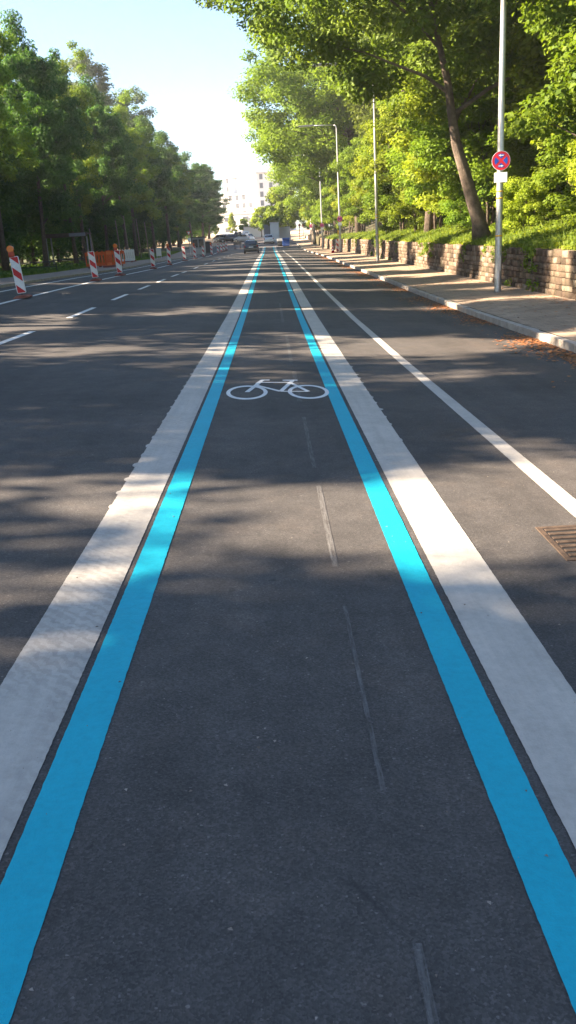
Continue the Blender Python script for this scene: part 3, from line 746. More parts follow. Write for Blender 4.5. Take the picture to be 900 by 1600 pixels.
def make_sign(loc, rz, label):
    t = thing('no_stopping_sign', label, 'traffic sign', loc, rz, 'round no stopping signs')
    R_ = .235
    m = MB(); disc(m, R_, -.004, .004); m.build('sign_plate', M['signwhite'], t)
    m = MB(); disc(m, R_*.955, -.007, -.0042); m.build('red_rim', M['signred'], t)
    m = MB()                                   # four blue fields between the arms of the cross
    ri = R_*.70; hw = R_*.14
    for k in range(4):
        a0 = k*PI/2; pts = [(hw*math.sqrt(2), 0)]
        da = PI/4-math.asin(hw/ri)
        for j in range(9):
            a = -da+2*da*j/8; pts.append((ri*math.cos(a), ri*math.sin(a)))
        m.poly([(x*math.cos(a0)-z*math.sin(a0), x*math.sin(a0)+z*math.cos(a0)) for x, z in pts], -.0095, -.0072)
    m.build('blue_field', M['signblue'], t)
    for sgn, zc in ((-1, .53), (1, -.53)):
        zc *= R_; L = R_*.27
        m = MB(); m.poly([(sgn*L, zc), (sgn*L*.15, zc+.095*R_*1.3), (sgn*L*.15, zc+.045*R_), (-sgn*L, zc+.045*R_), (-sgn*L, zc-.045*R_), (sgn*L*.15, zc-.045*R_), (sgn*L*.15, zc-.095*R_*1.3)], -.012, -.0098)
        m.build('arrow', M['signwhite'], t)
    for z_ in (-.14, .12):
        m = MB(); m.box(-.03, .03, .004, .03, z_, z_+.04); m.build('clamp', M['signback'], t)
    return t
def make_plate(loc, rz, label):
    t = thing('supplementary_sign', label, 'traffic sign', loc, rz, 'white plates under the no stopping signs')
    m = MB(); m.box(-.165, .165, -.004, .004, -.12, .12); m.build('plate', M['signwhite'], t, bevel=.003)
    m = MB(); m.box(-.03, .03, .004, .03, -.05, .05); m.build('clamp', M['signback'], t)
    return t
def px_at(px, py, Y): return at_depth(px, py, Y)
sx_, sy_ = posts[0]
rz_s = -.10
s0 = Vector((sx_-.012, sy_-.115, at_depth(776.5, 252, sy_).z)); s1 = Vector((sx_-.012, sy_-.115, at_depth(776, 278, sy_).z))
print('POST', posts, s0, s1)
S0 = make_sign(s0, rz_s, 'largest round red and blue no stopping sign, on the near lamp post')
S1 = make_plate(s1, rz_s, 'blank white plate under the nearest no stopping sign')
m = MB(); m.box(-.006, .006, -.5, .5, 0, 0)
def small_sign(px, pys, pyp, x, y, lb, lb2):
    za = at_depth(px, pys, y).z; zb = at_depth(px, pyp, y).z
    dup(S0, (x, y-.1, za), rz_s, lb); dup(S1, (x, y-.1, min(zb, za-.37)), rz_s, lb2)
small_sign(531, 342, 350, *posts[2], 'no stopping sign above the stored cone and beacons', 'white plate on the lamp post with the stored cone and beacons')
small_sign(504, 352, 357, *posts[3], 'no stopping sign on the fourth lamp post', 'white plate on the fourth lamp post')
# sign posts farther along
def sign_post(px, x, h, lb, signs=None):
    y = solve_y(px, x, 60, 160)
    t = thing('sign_post', lb, 'post', (x, y, PV(y)), 0, 'thin grey posts along the far pavement')
    m = MB(); m.tube([(0, 0, -.1), (0, 0, h)], .04, 10); m.build('pole', M['galv'], t, smooth=True)
    m = MB(); m.tube([(0, 0, h), (0, 0, h+.025)], [.044, .03], 10); m.build('cap', M['darkgrey'], t)
    if signs:
        dup(S0, (x, y-.06, PV(y)+signs), rz_s, 'no stopping sign on the '+lb); dup(S1, (x, y-.06, PV(y)+signs-.38), rz_s, 'white plate on the '+lb)
sign_post(487, 6.2, 4.2, 'dark thin post beside the short thick tree trunk', 2.55)
sign_post(475, 5.9, 3.2, 'thin post next left of the short thick tree trunk', 2.45)
sign_post(468.5, 5.7, 3.2, 'thin post with the smallest no stopping sign', 2.4)
for px, lb in ((463.5, 'plain low grey post, right one of three near the blue container'), (459, 'plain low grey post, middle one of three near the blue container'), (454.5, 'plain low grey post nearest the blue container')): sign_post(px, 5.6, 2.3, lb)
# stump of a thick trunk by the pavement
y = solve_y(491, 6.55, 60, 160); t = thing('tree_trunk', 'short thick pale tree trunk standing at the pavement edge beside a far sign post', 'tree trunk', (6.6, y, PV(y)))
m = MB(); m.tube([(0, 0, -.1), (0, 0, .5), (-.05, 0, 2), (.0, .05, 3.6)], [.34, .27, .25, .22], 10); m.build('trunk', M['bark_pale'], t, smooth=True)
m = MB(); m.tube([(.0, .05, 3.4), (.3, .1, 4.6), (.4, 0, 5.6)], [.14, .1, .05], 7); m.build('limb', M['bark'], t, smooth=True)

# --- striped traffic beacons
def make_beacon(loc, rz, label, lamp):
    t = thing('traffic_beacon', label, 'traffic beacon', loc, rz, 'striped beacons along the left lane')
    W_, H_ = .25, 1.0; z0 = .13
    def rr(w, h, r, zc):
        pts = []
        for cx, cz, a0 in ((w/2-r, h/2-r, 0), (-w/2+r, h/2-r, 90), (-w/2+r, -h/2+r, 180), (w/2-r, -h/2+r, 270)):
            for j in range(4): a = math.radians(a0+30*j); pts.append((cx+r*math.cos(a), zc+cz+r*math.sin(a)))
        return pts
    m = MB(); m.poly(rr(W_, H_, .035, z0+H_/2), -.02, .02); m.build('board', M['boardwhite'], t, bevel=.004)
    x0, x1, za, zb = -.105, .105, z0+.02, z0+H_-.02
    def clip(pts):                              # clip a band to the board field
        for ax, lim, keep_less in ((0, x0, 0), (0, x1, 1), (1, za, 0), (1, zb, 1)):
            out = []
            for k in range(len(pts)):
                p, q = pts[k], pts[(k+1) % len(pts)]
                ip = (p[ax] <= lim) if keep_less else (p[ax] >= lim); iq = (q[ax] <= lim) if keep_less else (q[ax] >= lim)
                if ip: out.append(p)
                if ip != iq:
                    s_ = (lim-p[ax])/(q[ax]-p[ax]); out.append((p[0]+(q[0]-p[0])*s_, p[1]+(q[1]-p[1])*s_))
            pts = out
            if len(pts) < 3: return []
        return pts
    sl = .95
    for zc in (z0+H_-.02, z0+.52, z0+.02+.02):
        hb_ = .105
        q = clip([(-.3, zc+.3*sl-hb_), (.3, zc-.3*sl-hb_), (.3, zc-.3*sl+hb_), (-.3, zc+.3*sl+hb_)])
        if q: m = MB(); m.poly(q, -.0235, -.0202); m.build('red_stripe', M['boardred'], t)
    m = MB(); m.poly([(-.2, 0), (.2, 0), (.2, .03), (.1, .085), (-.1, .085), (-.2, .03)], -.36, .36); m.build('rubber_base', M['rubberfoot'], t, bevel=.012)
    m = MB(); m.box(-.03, .03, -.018, .018, .08, .2); m.build('post', M['darkgrey'], t)
    if lamp:
        l = MB(); l.box(-.12, .03, -.05, .05, z0+H_-.01, z0+H_+.13); lo = l.build('warning_lamp', M['lampbox'], t, bevel=.015)
        l = MB(); R_ = .095
        pts = [(R_*math.cos(2*PI*k/20)-.045, R_*math.sin(2*PI*k/20)+z0+H_+.20) for k in range(20)]; l.poly(pts, -.045, .045); l.build('lens', M['lamp'], lo, bevel=.015)
    return t
bs = [((36, 474), 1, 'nearest striped beacon, leaning, with an amber warning lamp on top', -.08), ((150, 446), 0, 'second striped beacon from the left, without lamp, left of the orange barrier', -.06), ((188, 435), 1, 'striped beacon with an amber lamp in front of the right end of the orange barrier', -.03), ((240, 423.5), 0, 'striped beacon without lamp standing below the slim pale poles', 0), ((265, 418), 1, 'striped beacon with an amber lamp, fifth from the left', .02), ((289, 411), 0, 'striped beacon without lamp, sixth from the left', -.05), ((305, 407), 1, 'striped beacon with lamp just left of the blue grey site cabin', 0), ((318, 404.5), 0, 'striped beacon in front of the right edge of the blue grey site cabin', .02), ((331, 402.5), 1, 'striped beacon with lamp in front of the dark bin', 0)]
B = {}
def col_y(px, x, y0=15, y1=220, zf=G):
    best = None
    for k in range(3000):
        y = y0+(y1-y0)*k/3000; v = Vector((x, y, zf(x, y)-HC)); q = 450+F_PX*v.dot(CR)/v.dot(f0)
        if best is None or abs(q-px) < best[0]: best = (abs(q-px), y)
    return best[1]
for (px, py), lamp, lb, ln in bs:
    y = col_y(px, -7.02); loc = (-7.02, y, G(-7.02, y)+.006)
    if lamp not in B: o = B[lamp] = make_beacon(loc, .06, lb, lamp)
    else: o = dup(B[lamp], loc, random.uniform(-.1, .15), lb)
    o.rotation_euler.y = ln
    print('BEACON', px, round(y, 1))
for k, px in enumerate((341, 346.5, 350.5, 354.5)):
    y = 112+k*4; xx = (at_depth(px, 397, y)).x
    dup(B[0], (xx, y, G(xx, y)+.006), .1, ['small far striped beacon, leftmost of the cluster before the sandy square', 'small far striped beacon, second of the cluster before the sandy square', 'small far striped beacon, third of the cluster before the sandy square', 'small far striped beacon, rightmost of the cluster before the sandy square'][k])

# --- stored cone and beacons at the third lamp post
x3, y3 = posts[2]
def make_cone(loc, lb):
    t = thing('traffic_cone', lb, 'traffic cone', loc)
    m = MB(); m.box(-.19, .19, -.19, .19, 0, .035); m.build('foot', M['boardred'], t, bevel=.01)
    def seg(a, b): return [(0, 0, a), (0, 0, b)], [.14-.2*a*.75/.75*.85 if False else .135*(1-a/.8), .135*(1-b/.8)]
    m = MB(); m.tube([(0, 0, .03), (0, 0, .70)], [.135, .03], 18); c = m.build('body', M['boardred'], t, smooth=True)
    for a, b in ((.20, .33), (.45, .56)):
        ra, rb_ = .135-.1567*(a-.03)+.003, .135-.1567*(b-.03)+.003
        m = MB(); m.tube([(0, 0, a), (0, 0, b)], [ra, rb_], 18, cap=False); m.build('white_band', M['boardwhite'], c, smooth=True)
make_cone((x3-.72, y3-.5, PV(y3)), 'red and white traffic cone left of the beacons stored at the lamp post')
o = dup(B[0], (x3-.30, y3-.35, PV(y3)+.004), .35, 'striped beacon stored left of the lamp post beside the cone'); o.rotation_euler.y = -.02
o = dup(B[1], (x3+.02, y3+.35, PV(y3)+.004), -.2, 'striped beacon with a lamp stored just behind the third lamp post'); o.rotation_euler.y = .03
t = thing('construction_lamp', 'yellow lamp on a pole above the stored beacons at the lamp post', 'lamp', (x3-.15, y3+.15, PV(y3)))
m = MB(); m.tube([(0, 0, 0), (0, 0, 1.65)], .02, 8); m.build('pole', M['galv'], t)
m = MB(); m.box(-.08, .08, -.06, .06, 1.5, 1.66); m.build('battery_box', M['yellow'], t, bevel=.01)
m = MB(); disc(m, .1, -.05, .05, 20, 0, 1.77); m.build('lens', M['yellow'], t, bevel=.012)

# --- left pavement: orange barriers, white barrier boards, shelter, rails, poles
def make_barrier(loc, rz, lb, material, L=2.0):
    t = thing('plastic_barrier', lb, 'barrier', loc, rz, 'plastic fence panels on the left pavement')
    m = MB(); n = 9; z0, z1 = .12, 1.02
    m.box(-L/2, L/2, -.025, .025, .82, z1); m.box(-L/2, L/2, -.025, .025, z0, .30)
    for k in range(n+1):
        x = -L/2+(L-.07)*k/n; m.box(x, x+.07, -.022, .022, .30, .82)
    m.build('panel', material, t)
    for x in (-L/2+.25, L/2-.25):
        m = MB(); m.poly([(x-.10, 0), (x+.10, 0), (x+.07, .12), (x-.07, .12)], -.3, .3); m.build('foot', M['rubberfoot'], t, bevel=.01)
    m = MB()
    for k in range(6): x = -L/2+.15+k*(L-.3)/5; m.box(x-.04, x+.04, -.02, .02, z1, z1+.06)
    m.build('hook', material, t)
    return t
def left_at(px, x): 
    y = col_y(px, x, 20, 240, lambda a, b: terr(a, b) if a < -13.2 else (G(-9.46, b)+.085 if a < -9.46 else G(a, b))); return x, y, (terr(x, y) if x < -13.2 else G(-9.46, y)+.09)
b1 = left_at(158, -11.6); Bo = make_barrier((b1[0], b1[1], b1[2]), .45, 'orange plastic fence panel on the left pavement, left one', M['orange'])
b2 = left_at(174, -11.3); dup(Bo, b2, .15, 'orange plastic fence panel on the left pavement, right one')
dup(Bo, (b1[0]+.75, b1[1]-.9, b1[2]), 1.45, 'orange plastic fence panel standing crosswise at the middle of the orange fence', scale=(.55, 1, 1))
b3 = left_at(196, -12.4); Wb = make_barrier(b3, .2, 'white plastic fence panel right of the orange fence', M['white'], 1.6)
b4 = left_at(204, -12.6); dup(Wb, b4, .9, 'white plastic fence panel at the right end of the white pair', scale=(.7, 1, 1))
b5 = left_at(249, -12.2)
t = thing('notice_board', 'small white notice board on the verge right of the fifth striped beacon', 'sign board', b5); m = MB(); m.box(-.28, .28, -.015, .015, .25, 1.1); m.build('panel', M['white'], t, bevel=.005)
m = MB(); m.box(-.25, -.21, .015, .05, 0, 1.1); m.build('leg', M['galv'], t); m = MB(); m.box(.21, .25, .015, .05, 0, 1.1); m.build('leg', M['galv'], t)
# shelter
sa = left_at(141, -14.5); sb = left_at(106, -14.5)
t = thing('bus_shelter', 'grey open shelter frame with a flat roof beam under the left trees', 'shelter', (sa[0], sa[1], sa[2]))
def leg(x, y): 
    m = MB(); m.box(x-.05, x+.05, y-.05, y+.05, -.05, 2.45); m.build('leg', M['grey'], t)
for x, y in ((0, 0), (-3.2, -.2), (0, 1.4), (-3.2, 1.4)): leg(x, y)
m = MB(); m.box(-3.4, .12, -.3, 1.6, 2.45, 2.52); m.build('roof', M['wood'], t)
m = MB(); m.box(-3.4, .12, -.36, -.3, 2.25, 2.56); m.build('fascia', M['wood'], t)
m = MB(); m.box(-1.3, .0, -.385, -.361, 2.28, 2.53); m.build('name_panel', M['grey'], t)
m = MB(); m.box(-2.6, -.5, 1.0, 1.35, .43, .48); m.build('bench', M['wood'], t)
# low hoop rails on the verge
def rail(loc, rz, lb):
    t = thing('hoop_rail', lb, 'railing', loc, rz, 'low hoop rails on the left verge'); m = MB()
    m.tube([(-1.3, 0, 0), (-1.3, 0, .5), (-1.2, 0, .62), (1.2, 0, .62), (1.3, 0, .5), (1.3, 0, 0)], .032, 8); m.build('hoop', M['darkgrey'], t, smooth=True)
    m = MB(); m.tube([(-1.3, 0, .32), (1.3, 0, .32)], .022, 6); m.build('crossbar', M['darkgrey'], t, smooth=True)
for px, lb in ((57, 'dark low hoop rail right of the nearest striped beacon'), (107, 'dark low hoop rail left of the second striped beacon')): rail(left_at(px, -15), .2, lb)
# slim pale poles
for k, (px, h, lb) in enumerate(((190, 4.3, 'slim pale pole, leftmost of the group above the white fence panels'), (203, 4.9, 'slim pale pole second from the left of the group of four'), (221.5, 4.9, 'slim pale leaning pole left of the fourth striped beacon'), (233.5, 4.6, 'slim pale pole right above the fourth striped beacon'), (149.5, 3.2, 'short slim pole between the shelter and the orange fence'))):
    loc = left_at(px, -14.2); t = thing('slim_pole', lb, 'pole', loc, 0, 'slim pale poles by the left wood')
    m = MB(); h *= .88; m.tube([(0, 0, -.1), (-.05, 0, h*.5), (-.16, 0, h)], [.06, .055, .04], 10); m.build('pole', M['bark_pale'], t, smooth=True)
    m = MB(); m.tube([(-.16, 0, h), (-.165, 0, h+.06)], [.05, .03], 10); m.build('cap', M['darkgrey'], t)

# --- far left: site cabin, bin, info mast
def on(px, py, off=0): return at_ground(px, py, off)
yc = 106; p = at_depth(312, 398, yc); zc = G(p.x, yc)
t = thing('site_cabin', 'blue grey glazed site cabin at the far end of the left tree row', 'cabin', (p.x, yc, zc))
m = MB(); m.box(-.72, .72, -.7, .9, 0, 2.05); m.build('body', M['grey'], t, bevel=.03)
m = MB(); m.box(-.78, .78, -.76, .96, 2.05, 2.15); m.build('roof', M['darkgrey'], t)
for x in (-.36, .36):
    m = MB(); m.box(x-.28, x+.28, -.712, -.702, .95, 1.85); w = m.build('window', M['glass'], t); m = MB(); m.box(x-.29, x+.29, -.716, -.7125, .92, .95); m.build('sill', M['grey'], w)
m = MB(); m.box(-.6, .6, -.712, -.702, .15, .8); m.build('door_panel', M['signback'], t)
p = at_depth(326, 398, 112); z = G(p.x, 112)
t = thing('waste_bin', 'dark bulky bin right of the blue grey site cabin', 'bin', (p.x, 112, z))
m = MB(); m.poly([(-.45, .12), (.45, .12), (.52, 1.25), (-.52, 1.25)], -.4, .4); m.build('body', M['darkgrey'], t, bevel=.02)
m = MB(); m.poly([(-.55, 1.25), (.55, 1.25), (.45, 1.45), (-.2, 1.5)], -.44, .44); m.build('lid', M['black'], t, bevel=.02)
for x in (-.35, .35): m = MB(); m.poly([(x+.12*math.cos(k*PI/6), .12+.12*math.sin(k*PI/6)) for k in range(12)], -.4, -.33); m.build('wheel', M['black'], t)
p = at_depth(298, 400, 108); z = terr(p.x, 108)
t = thing('road_sign', 'white and red road sign on a thin mast left of the site cabin', 'sign', (p.x, 108, z+.1))
m = MB(); m.tube([(0, 0, -.2), (0, 0, 2.9)], .04, 8); m.build('mast', M['galv'], t)
m = MB(); m.poly([(-.3, 2.9), (.3, 2.9), (0, 2.35)], -.06, -.045); m.build('triangle', M['signred'], t)
m = MB(); m.poly([(-.18, 2.835), (.18, 2.835), (0, 2.5)], -.066, -.0605); m.build('triangle_face', M['signwhite'], t)
m = MB(); m.box(-.2, .2, -.06, -.045, 1.7, 2.1); m.build('plate', M['signwhite'], t)
# small dark road barrier before the square
p = on(371.5, 388.5)
t = thing('road_barrier', 'small dark barrier standing alone on the road before the sandy square', 'barrier', p)
m = MB(); m.box(-.6, .6, -.03, .03, .55, 1.0); m.build('board', M['darkgrey'], t); 
for x in (-.4, .4): m = MB(); m.poly([(x-.05, 0), (x+.05, 0), (x+.05, .6), (x-.05, .6)], -.05, .05); m.build('leg', M['darkgrey'], t); m = MB(); m.box(x-.1, x+.1, -.3, .3, 0, .08); m.build('foot', M['rubberfoot'], t)

# ------------------------------------------------------------------ cars
paintm = {}
def car_paint(n, c):
    if n not in paintm: paintm[n] = mat('paint_'+n, c, .25, .15, .6); paintm[n].node_tree.nodes['Principled BSDF'].inputs['Coat Weight'].default_value = .6
    return paintm[n]
M['tail'] = mat('tail_lamp', (.35, .008, .012), .2)
def loft(sections, mb):                       # sections: list of (y, [(x,z)...]) with equal counts
    n = len(sections[0][1]); vs = []; fs = []
    for y, s_ in sections: vs += [(x, y, z) for x, z in s_]
    for i in range(len(sections)-1):
        for k in range(n): fs.append((i*n+k, i*n+(k+1) % n, (i+1)*n+(k+1) % n, (i+1)*n+k))
    fs.append(tuple(range(n))); fs.append(tuple(reversed(range((len(sections)-1)*n, len(sections)*n))))
    mb.add(vs, fs)
def make_car(loc, rz, label, paint_, name='parked_car', cat='car', group=None, van=False):
    t = thing(name, label, cat, loc, rz, group)      # rear faces -y
    w = .88; L = 4.2; Ht = 1.48 if not van else 1.95
    def sec(hw, zb, zt, r=.10): return [(-hw, zb+r), (-hw+r, zb), (hw-r, zb), (hw, zb+r), (hw+.01, (zb+zt)/2), (hw-.03, zt-r), (hw-r-.03, zt), (-hw+r+.03, zt), (-hw+.03, zt-r), (-hw-.01, (zb+zt)/2)]
    m = MB(); loft([(-.02, sec(w-.14, .34, .82)), (.10, sec(w-.03, .24, .95)), (.7, sec(w, .20, .98)), (2.7, sec(w, .20, .96)), (3.7, sec(w-.04, .22, .84)), (4.1, sec(w-.12, .26, .70)), (4.2, sec(w-.25, .32, .58))], m)
    body = m.build('body', paint_, t, smooth=True)
    def gs(hw, hwt, zb, zt): return [(-hw, zb), (hw, zb), (hwt+.02, zt-.07), (hwt-.08, zt), (-hwt+.08, zt), (-hwt-.02, zt-.07)]
    zb = .93
    m = MB()
    if van: loft([(.08, gs(.84, .76, zb, Ht-.10)), (.3, gs(.85, .78, zb, Ht)), (2.4, gs(.85, .76, zb, Ht)), (3.3, gs(.84, .74, zb, zb+.12))], m)
    else: loft([(.12, gs(.80, .70, zb, zb+.07)), (.62, gs(.83, .64, zb, Ht-.06)), (1.0, gs(.84, .64, zb, Ht)), (2.0, gs(.84, .64, zb, Ht-.02)), (3.05, gs(.82, .66, zb, zb+.06))], m)
    m.build('cabin', paint_, t, smooth=True)
    # windows, slightly proud of the cabin
    ry0, rz0, ry1, rz1 = (.115, 1.02, .60, Ht-.11) if not van else (.06, 1.1, .2, Ht-.22)
    d = Vector((0, ry1-ry0, rz1-rz0)); nrm = Vector((0, -d.z, d.y)).normalized()*.02
    if not van: q = [(-.66, ry0+.03, rz0), (.66, ry0+.03, rz0), (.56, ry1-.01, rz1), (-.56, ry1-.01, rz1)]
    else: q = [(-.66, .075, rz0), (.66, .075, rz0), (.62, .12, rz1), (-.62, .12, rz1)]
    q = [Vector(v)+nrm*1.6 for v in q]; m = MB(); m.add(q+[v-nrm*1.2 for v in q], [(0, 1, 2, 3), (7, 6, 5, 4), (0, 4, 5, 1), (1, 5, 6, 2), (2, 6, 7, 3), (3, 7, 4, 0)]); m.build('rear_window', M['glass'], t)
    m = MB(); ya, yb = (3.02, 2.1) if not van else (3.2, 2.5)
    q = [(-.66, ya+.02, zb+.12), (.66, ya+.02, zb+.12), (.58, yb+.02, Ht-.09), (-.58, yb+.02, Ht-.09)]; nn = Vector((0, .02, .015)); q = [Vector(v)+nn for v in q]
    m.add(q+[v-nn*2 for v in q], [(3, 2, 1, 0), (4, 5, 6, 7), (0, 1, 5, 4), (1, 2, 6, 5), (2, 3, 7, 6), (3, 0, 4, 7)]); m.build('windscreen', M['glass'], t)
    for s_ in (-1, 1):
        m = MB()
        for (a, b) in ((.75, 1.55), (1.62, 2.45)):
            p_ = [(a, 1.02), (b, 1.02), (b-.1 if b > 2 else b, Ht-.13), (a+.12 if a < 1 else a, Ht-.13)]
            xs_ = [.845, .845, .69 if not van else .80, .69 if not van else .80]
            o_ = [Vector((s_*(x_+.012), y_, z_)) for x_, (y_, z_) in zip(xs_, p_)]; i_ = [v-Vector((s_*.03, 0, 0)) for v in o_]
            m.add(o_+i_, [(0, 1, 2, 3), (7, 6, 5, 4), (0, 4, 5, 1), (1, 5, 6, 2), (2, 6, 7, 3), (3, 7, 4, 0)])
        m.build('side_window', M['glass'], t)
        m = MB(); m.box(min(s_*.62, s_*.84), max(s_*.62, s_*.84), -.015, .12, .72, .90); m.build('tail_lamp', M['tail'], t, bevel=.02)
        m = MB(); m.box(min(s_*.45, s_*.74), max(s_*.45, s_*.74), 4.05, 4.17, .58, .70); m.build('headlight', M['signwhite'], t, bevel=.02)
        m = MB(); m.box(min(s_*.87, s_*1.02), max(s_*.87, s_*1.02), 2.35, 2.47, .98, 1.12); m.build('mirror', paint_, t, bevel=.03)
        for yy in (.75, 3.3):
            m = MB(); m.tube([(s_*.72, yy, .31), (s_*.88, yy, .31)], .31, 20); tw = m.build('wheel', M['black'], t, bevel=.02)
            m = MB(); m.tube([(s_*.875, yy, .31), (s_*.892, yy, .31)], .19, 16); m.build('rim', M['galv'], tw)
    m = MB(); m.box(-.80, .80, -.05, .10, .34, .58); m.build('bumper', paint_, t, bevel=.04)
    m = MB(); m.box(-.26, .26, -.035, -.015, .66, .77); m.build('number_plate', M['signwhite'], t)
    m = MB(); m.box(-.70, .70, -.045, .08, .22, .335); m.build('diffuser', M['black'], t)
    return t
c0 = Vector((at_depth(393, 397, 101).x, 101, 0)); c0.z = G(c0.x, 101)+.004
K_dark = make_car(c0, .0, 'dark grey hatchback driving away on the road left of the bicycle lane', car_paint('graphite', (.035, .04, .045)), 'moving_car')
w0 = at_ground(420.5, 381); K_white = make_car((w0.x, w0.y, G(w0.x, w0.y)+.01), 0, 'small white car at the far end of the bicycle lane', car_paint('white', (.72, .72, .72)), 'moving_car')
tt = thing('box_truck', 'grey box truck behind the small white car at the far end of the bicycle lane', 'truck', (w0.x+.25, w0.y+9, G(w0.x, w0.y+9)))
m = MB(); m.box(-1.05, 1.05, 0, 4.5, .9, 3.0); m.build('box', M['grey'], tt, bevel=.03)
m = MB(); m.box(-.98, .98, 4.55, 6.1, .55, 2.5); m.build('cab', M['signback'], tt, bevel=.08)
m = MB(); m.box(-1.0, 1.0, .1, 6.0, .45, .75); m.build('chassis', M['black'], tt)
m = MB(); m.box(-.015, .015, -.02, 0.0, 1.0, 2.9); m.build('door_seam', M['darkgrey'], tt)
for s_ in (-1, 1):
    for yy in (1.1, 5.2): m = MB(); m.tube([(s_*.7, yy, .42), (s_*.98, yy, .42)], .42, 16); m.build('wheel', M['black'], tt)
    m = MB(); m.box(s_*.85-.1, s_*.85+.1, -.03, 0, .75, .88); m.build('tail_lamp', M['tail'], tt)
def recolour(root, old, new):
    for ch in root.children_recursive:
        if ch.data and ch.data.materials and ch.data.materials[0] == old:
            ch.data = ch.data.copy(); ch.data.materials[0] = new
cols = [('plum', (.10, .055, .06)), ('maroon', (.12, .03, .035)), ('silver', (.33, .33, .34)), ('graphite', (.035, .04, .045)), ('brown', (.10, .075, .06))]
lbs = ['dark plum parked car at the left end of the parked cluster', 'maroon parked car, second in the parked cluster', 'silver parked car in the middle of the dark parked cluster', 'dark grey parked car, fourth in the parked cluster', 'brown parked car at the right end of the dark parked cluster']
for k, px in enumerate((350.5, 356.5, 363, 369, 375)):
    p = at_ground(px, 377.5 - .5*(k % 2))
    c = dup(K_dark, (p.x, p.y, p.z), .5+.25*k, lbs[k], 'cars parked on the far square'); c.name = 'parked_car'; recolour(c, paintm['graphite'], car_paint(*cols[k]))
for k, (px, lb) in enumerate(((386.5, 'white parked van right of the dark parked cluster'), (394, 'white parked car above the roof of the dark hatchback'))):
    p = at_ground(px, 377)
    if k == 0: make_car((p.x, p.y, p.z), .9, lb, car_paint('white', (.72, .72, .72)), 'parked_van', 'van', 'white vehicles on the far square', van=True)
    else: c = dup(K_white, (p.x, p.y, p.z), .9, lb, 'white vehicles on the far square'); c.name = 'parked_car'

# ------------------------------------------------------------------ far right end
def bx_thing(name, lb, cat, px, py, Y, parts, rz=0):
    p = at_depth(px, py, Y); z = G(p.x, Y) if p.x < 4.3 else PV(Y)
    t = thing(name, lb, cat, (p.x, Y, z), rz)
    for nm, mt, b in parts:
        m = MB(); m.box(*b); m.build(nm, mt, t, bevel=.02)
    return t
bx_thing('blue_container', 'small blue waste container beside the far right pavement', 'container', 447, 381, 128, [('body', M['bluebox'], (-.5, .5, -.45, .45, .08, 1.05)), ('lid', M['bluebox'], (-.54, .54, -.5, .5, 1.05, 1.2)), ('skid', M['darkgrey'], (-.45, .45, -.4, .4, 0, .08))])
bx_thing('skip_container', 'low dark container with a pale top left of the blue one', 'container', 438.5, 381, 131, [('body', M['darkgrey'], (-.5, .5, -.5, .7, .1, .7)), ('tarp', M['white'], (-.5, .5, -.5, .7, .7, 1.05)), ('skid', M['black'], (-.45, .45, -.4, .6, 0, .1))])
bx_thing('gate_pillar', 'white rendered gate pillar behind the far end of the right pavement', 'pillar', 430.5, 385, 150, [('shaft', M['render'], (-.75, .75, -.4, .4, 0, 3.2)), ('cap', M['render2'], (-.85, .85, -.5, .5, 3.2, 3.35))])
bx_thing('garden_wall', 'pale cream garden wall beyond the far end of the pavement', 'wall', 439, 383, 156, [('wall', M['render2'], (-.6, 1.8, -.15, .15, 0, 2.4)), ('coping', M['kerb'], (-.65, 1.85, -.2, .2, 2.4, 2.5))])
bx_thing('terrace_wall', 'long white terrace wall behind the parked white cars', 'wall', 409, 380, 205, [('wall', M['render'], (-4, 5, -.2, .2, -.5, 2.2)), ('coping', M['render2'], (-4.05, 5.05, -.25, .25, 2.2, 2.35))], .12)
hd = tree_parts(61, 2.2, .3, 1.6, 40, 5000, .2, .06, clump=(.5, .8), multi=3, n_limb=6)
p = at_depth(430.5, 361, 154); make_tree('hedge_bush', 'yellow green rounded bush above the white gate pillar', 'bush', (p.x, 154, g(154)+2.2), hd, M['leaf_y'], M['bark'])
FT = {
 'cone': lambda: tree_parts(71, 10, .8, 2.4, 60, 7000, .4, .15, clump=(.7, 1.1), taper=.95, n_limb=6),
 'round': lambda: tree_parts(72, 8, 1.8, 3.0, 70, 9000, .36, .18, clump=(.8, 1.3), n_limb=8),
}
for k, (kind, px, py, Y, s, lf, lb) in enumerate([('cone', 362, 343, 262, .62, 'y', 'conical pale green tree standing before the white building'), ('cone', 336.5, 360, 245, .45, 'y', 'small conical pale tree on the left slope below the white building'), ('round', 384, 371, 225, .52, 'r', 'round tree left of the tall white pier'), ('round', 409, 371, 200, .78, 'y', 'pale airy tree above the white terrace wall'), ('round', 421, 372, 185, .62, 'r', 'tree right of the pale airy one, above the grey truck'), ('round', 400, 372, 214, .5, 'r', 'small tree behind the white parked cars'), ('round', 438, 372, 172, 1.05, 'r', 'tree behind the cream garden wall'), ('round', 449, 372, 160, 1.1, 'r', 'tree behind the small blue container'), ('round', 320, 372, 232, .5, 'l', 'dark low tree at the left end of the sandy square')]):
    p = at_depth(px, py, Y); z = min(p.z, terr(p.x, Y)) if Y < 230 else terr(p.x, Y)
    place_tree(kind, FT[kind], 'small_tree', lb, 'tree', (p.x, Y, terr(p.x, Y)-.1), k*1.1, s*(1.0), M['leaf_'+lf], M['bark'], 'trees before the white buildings')

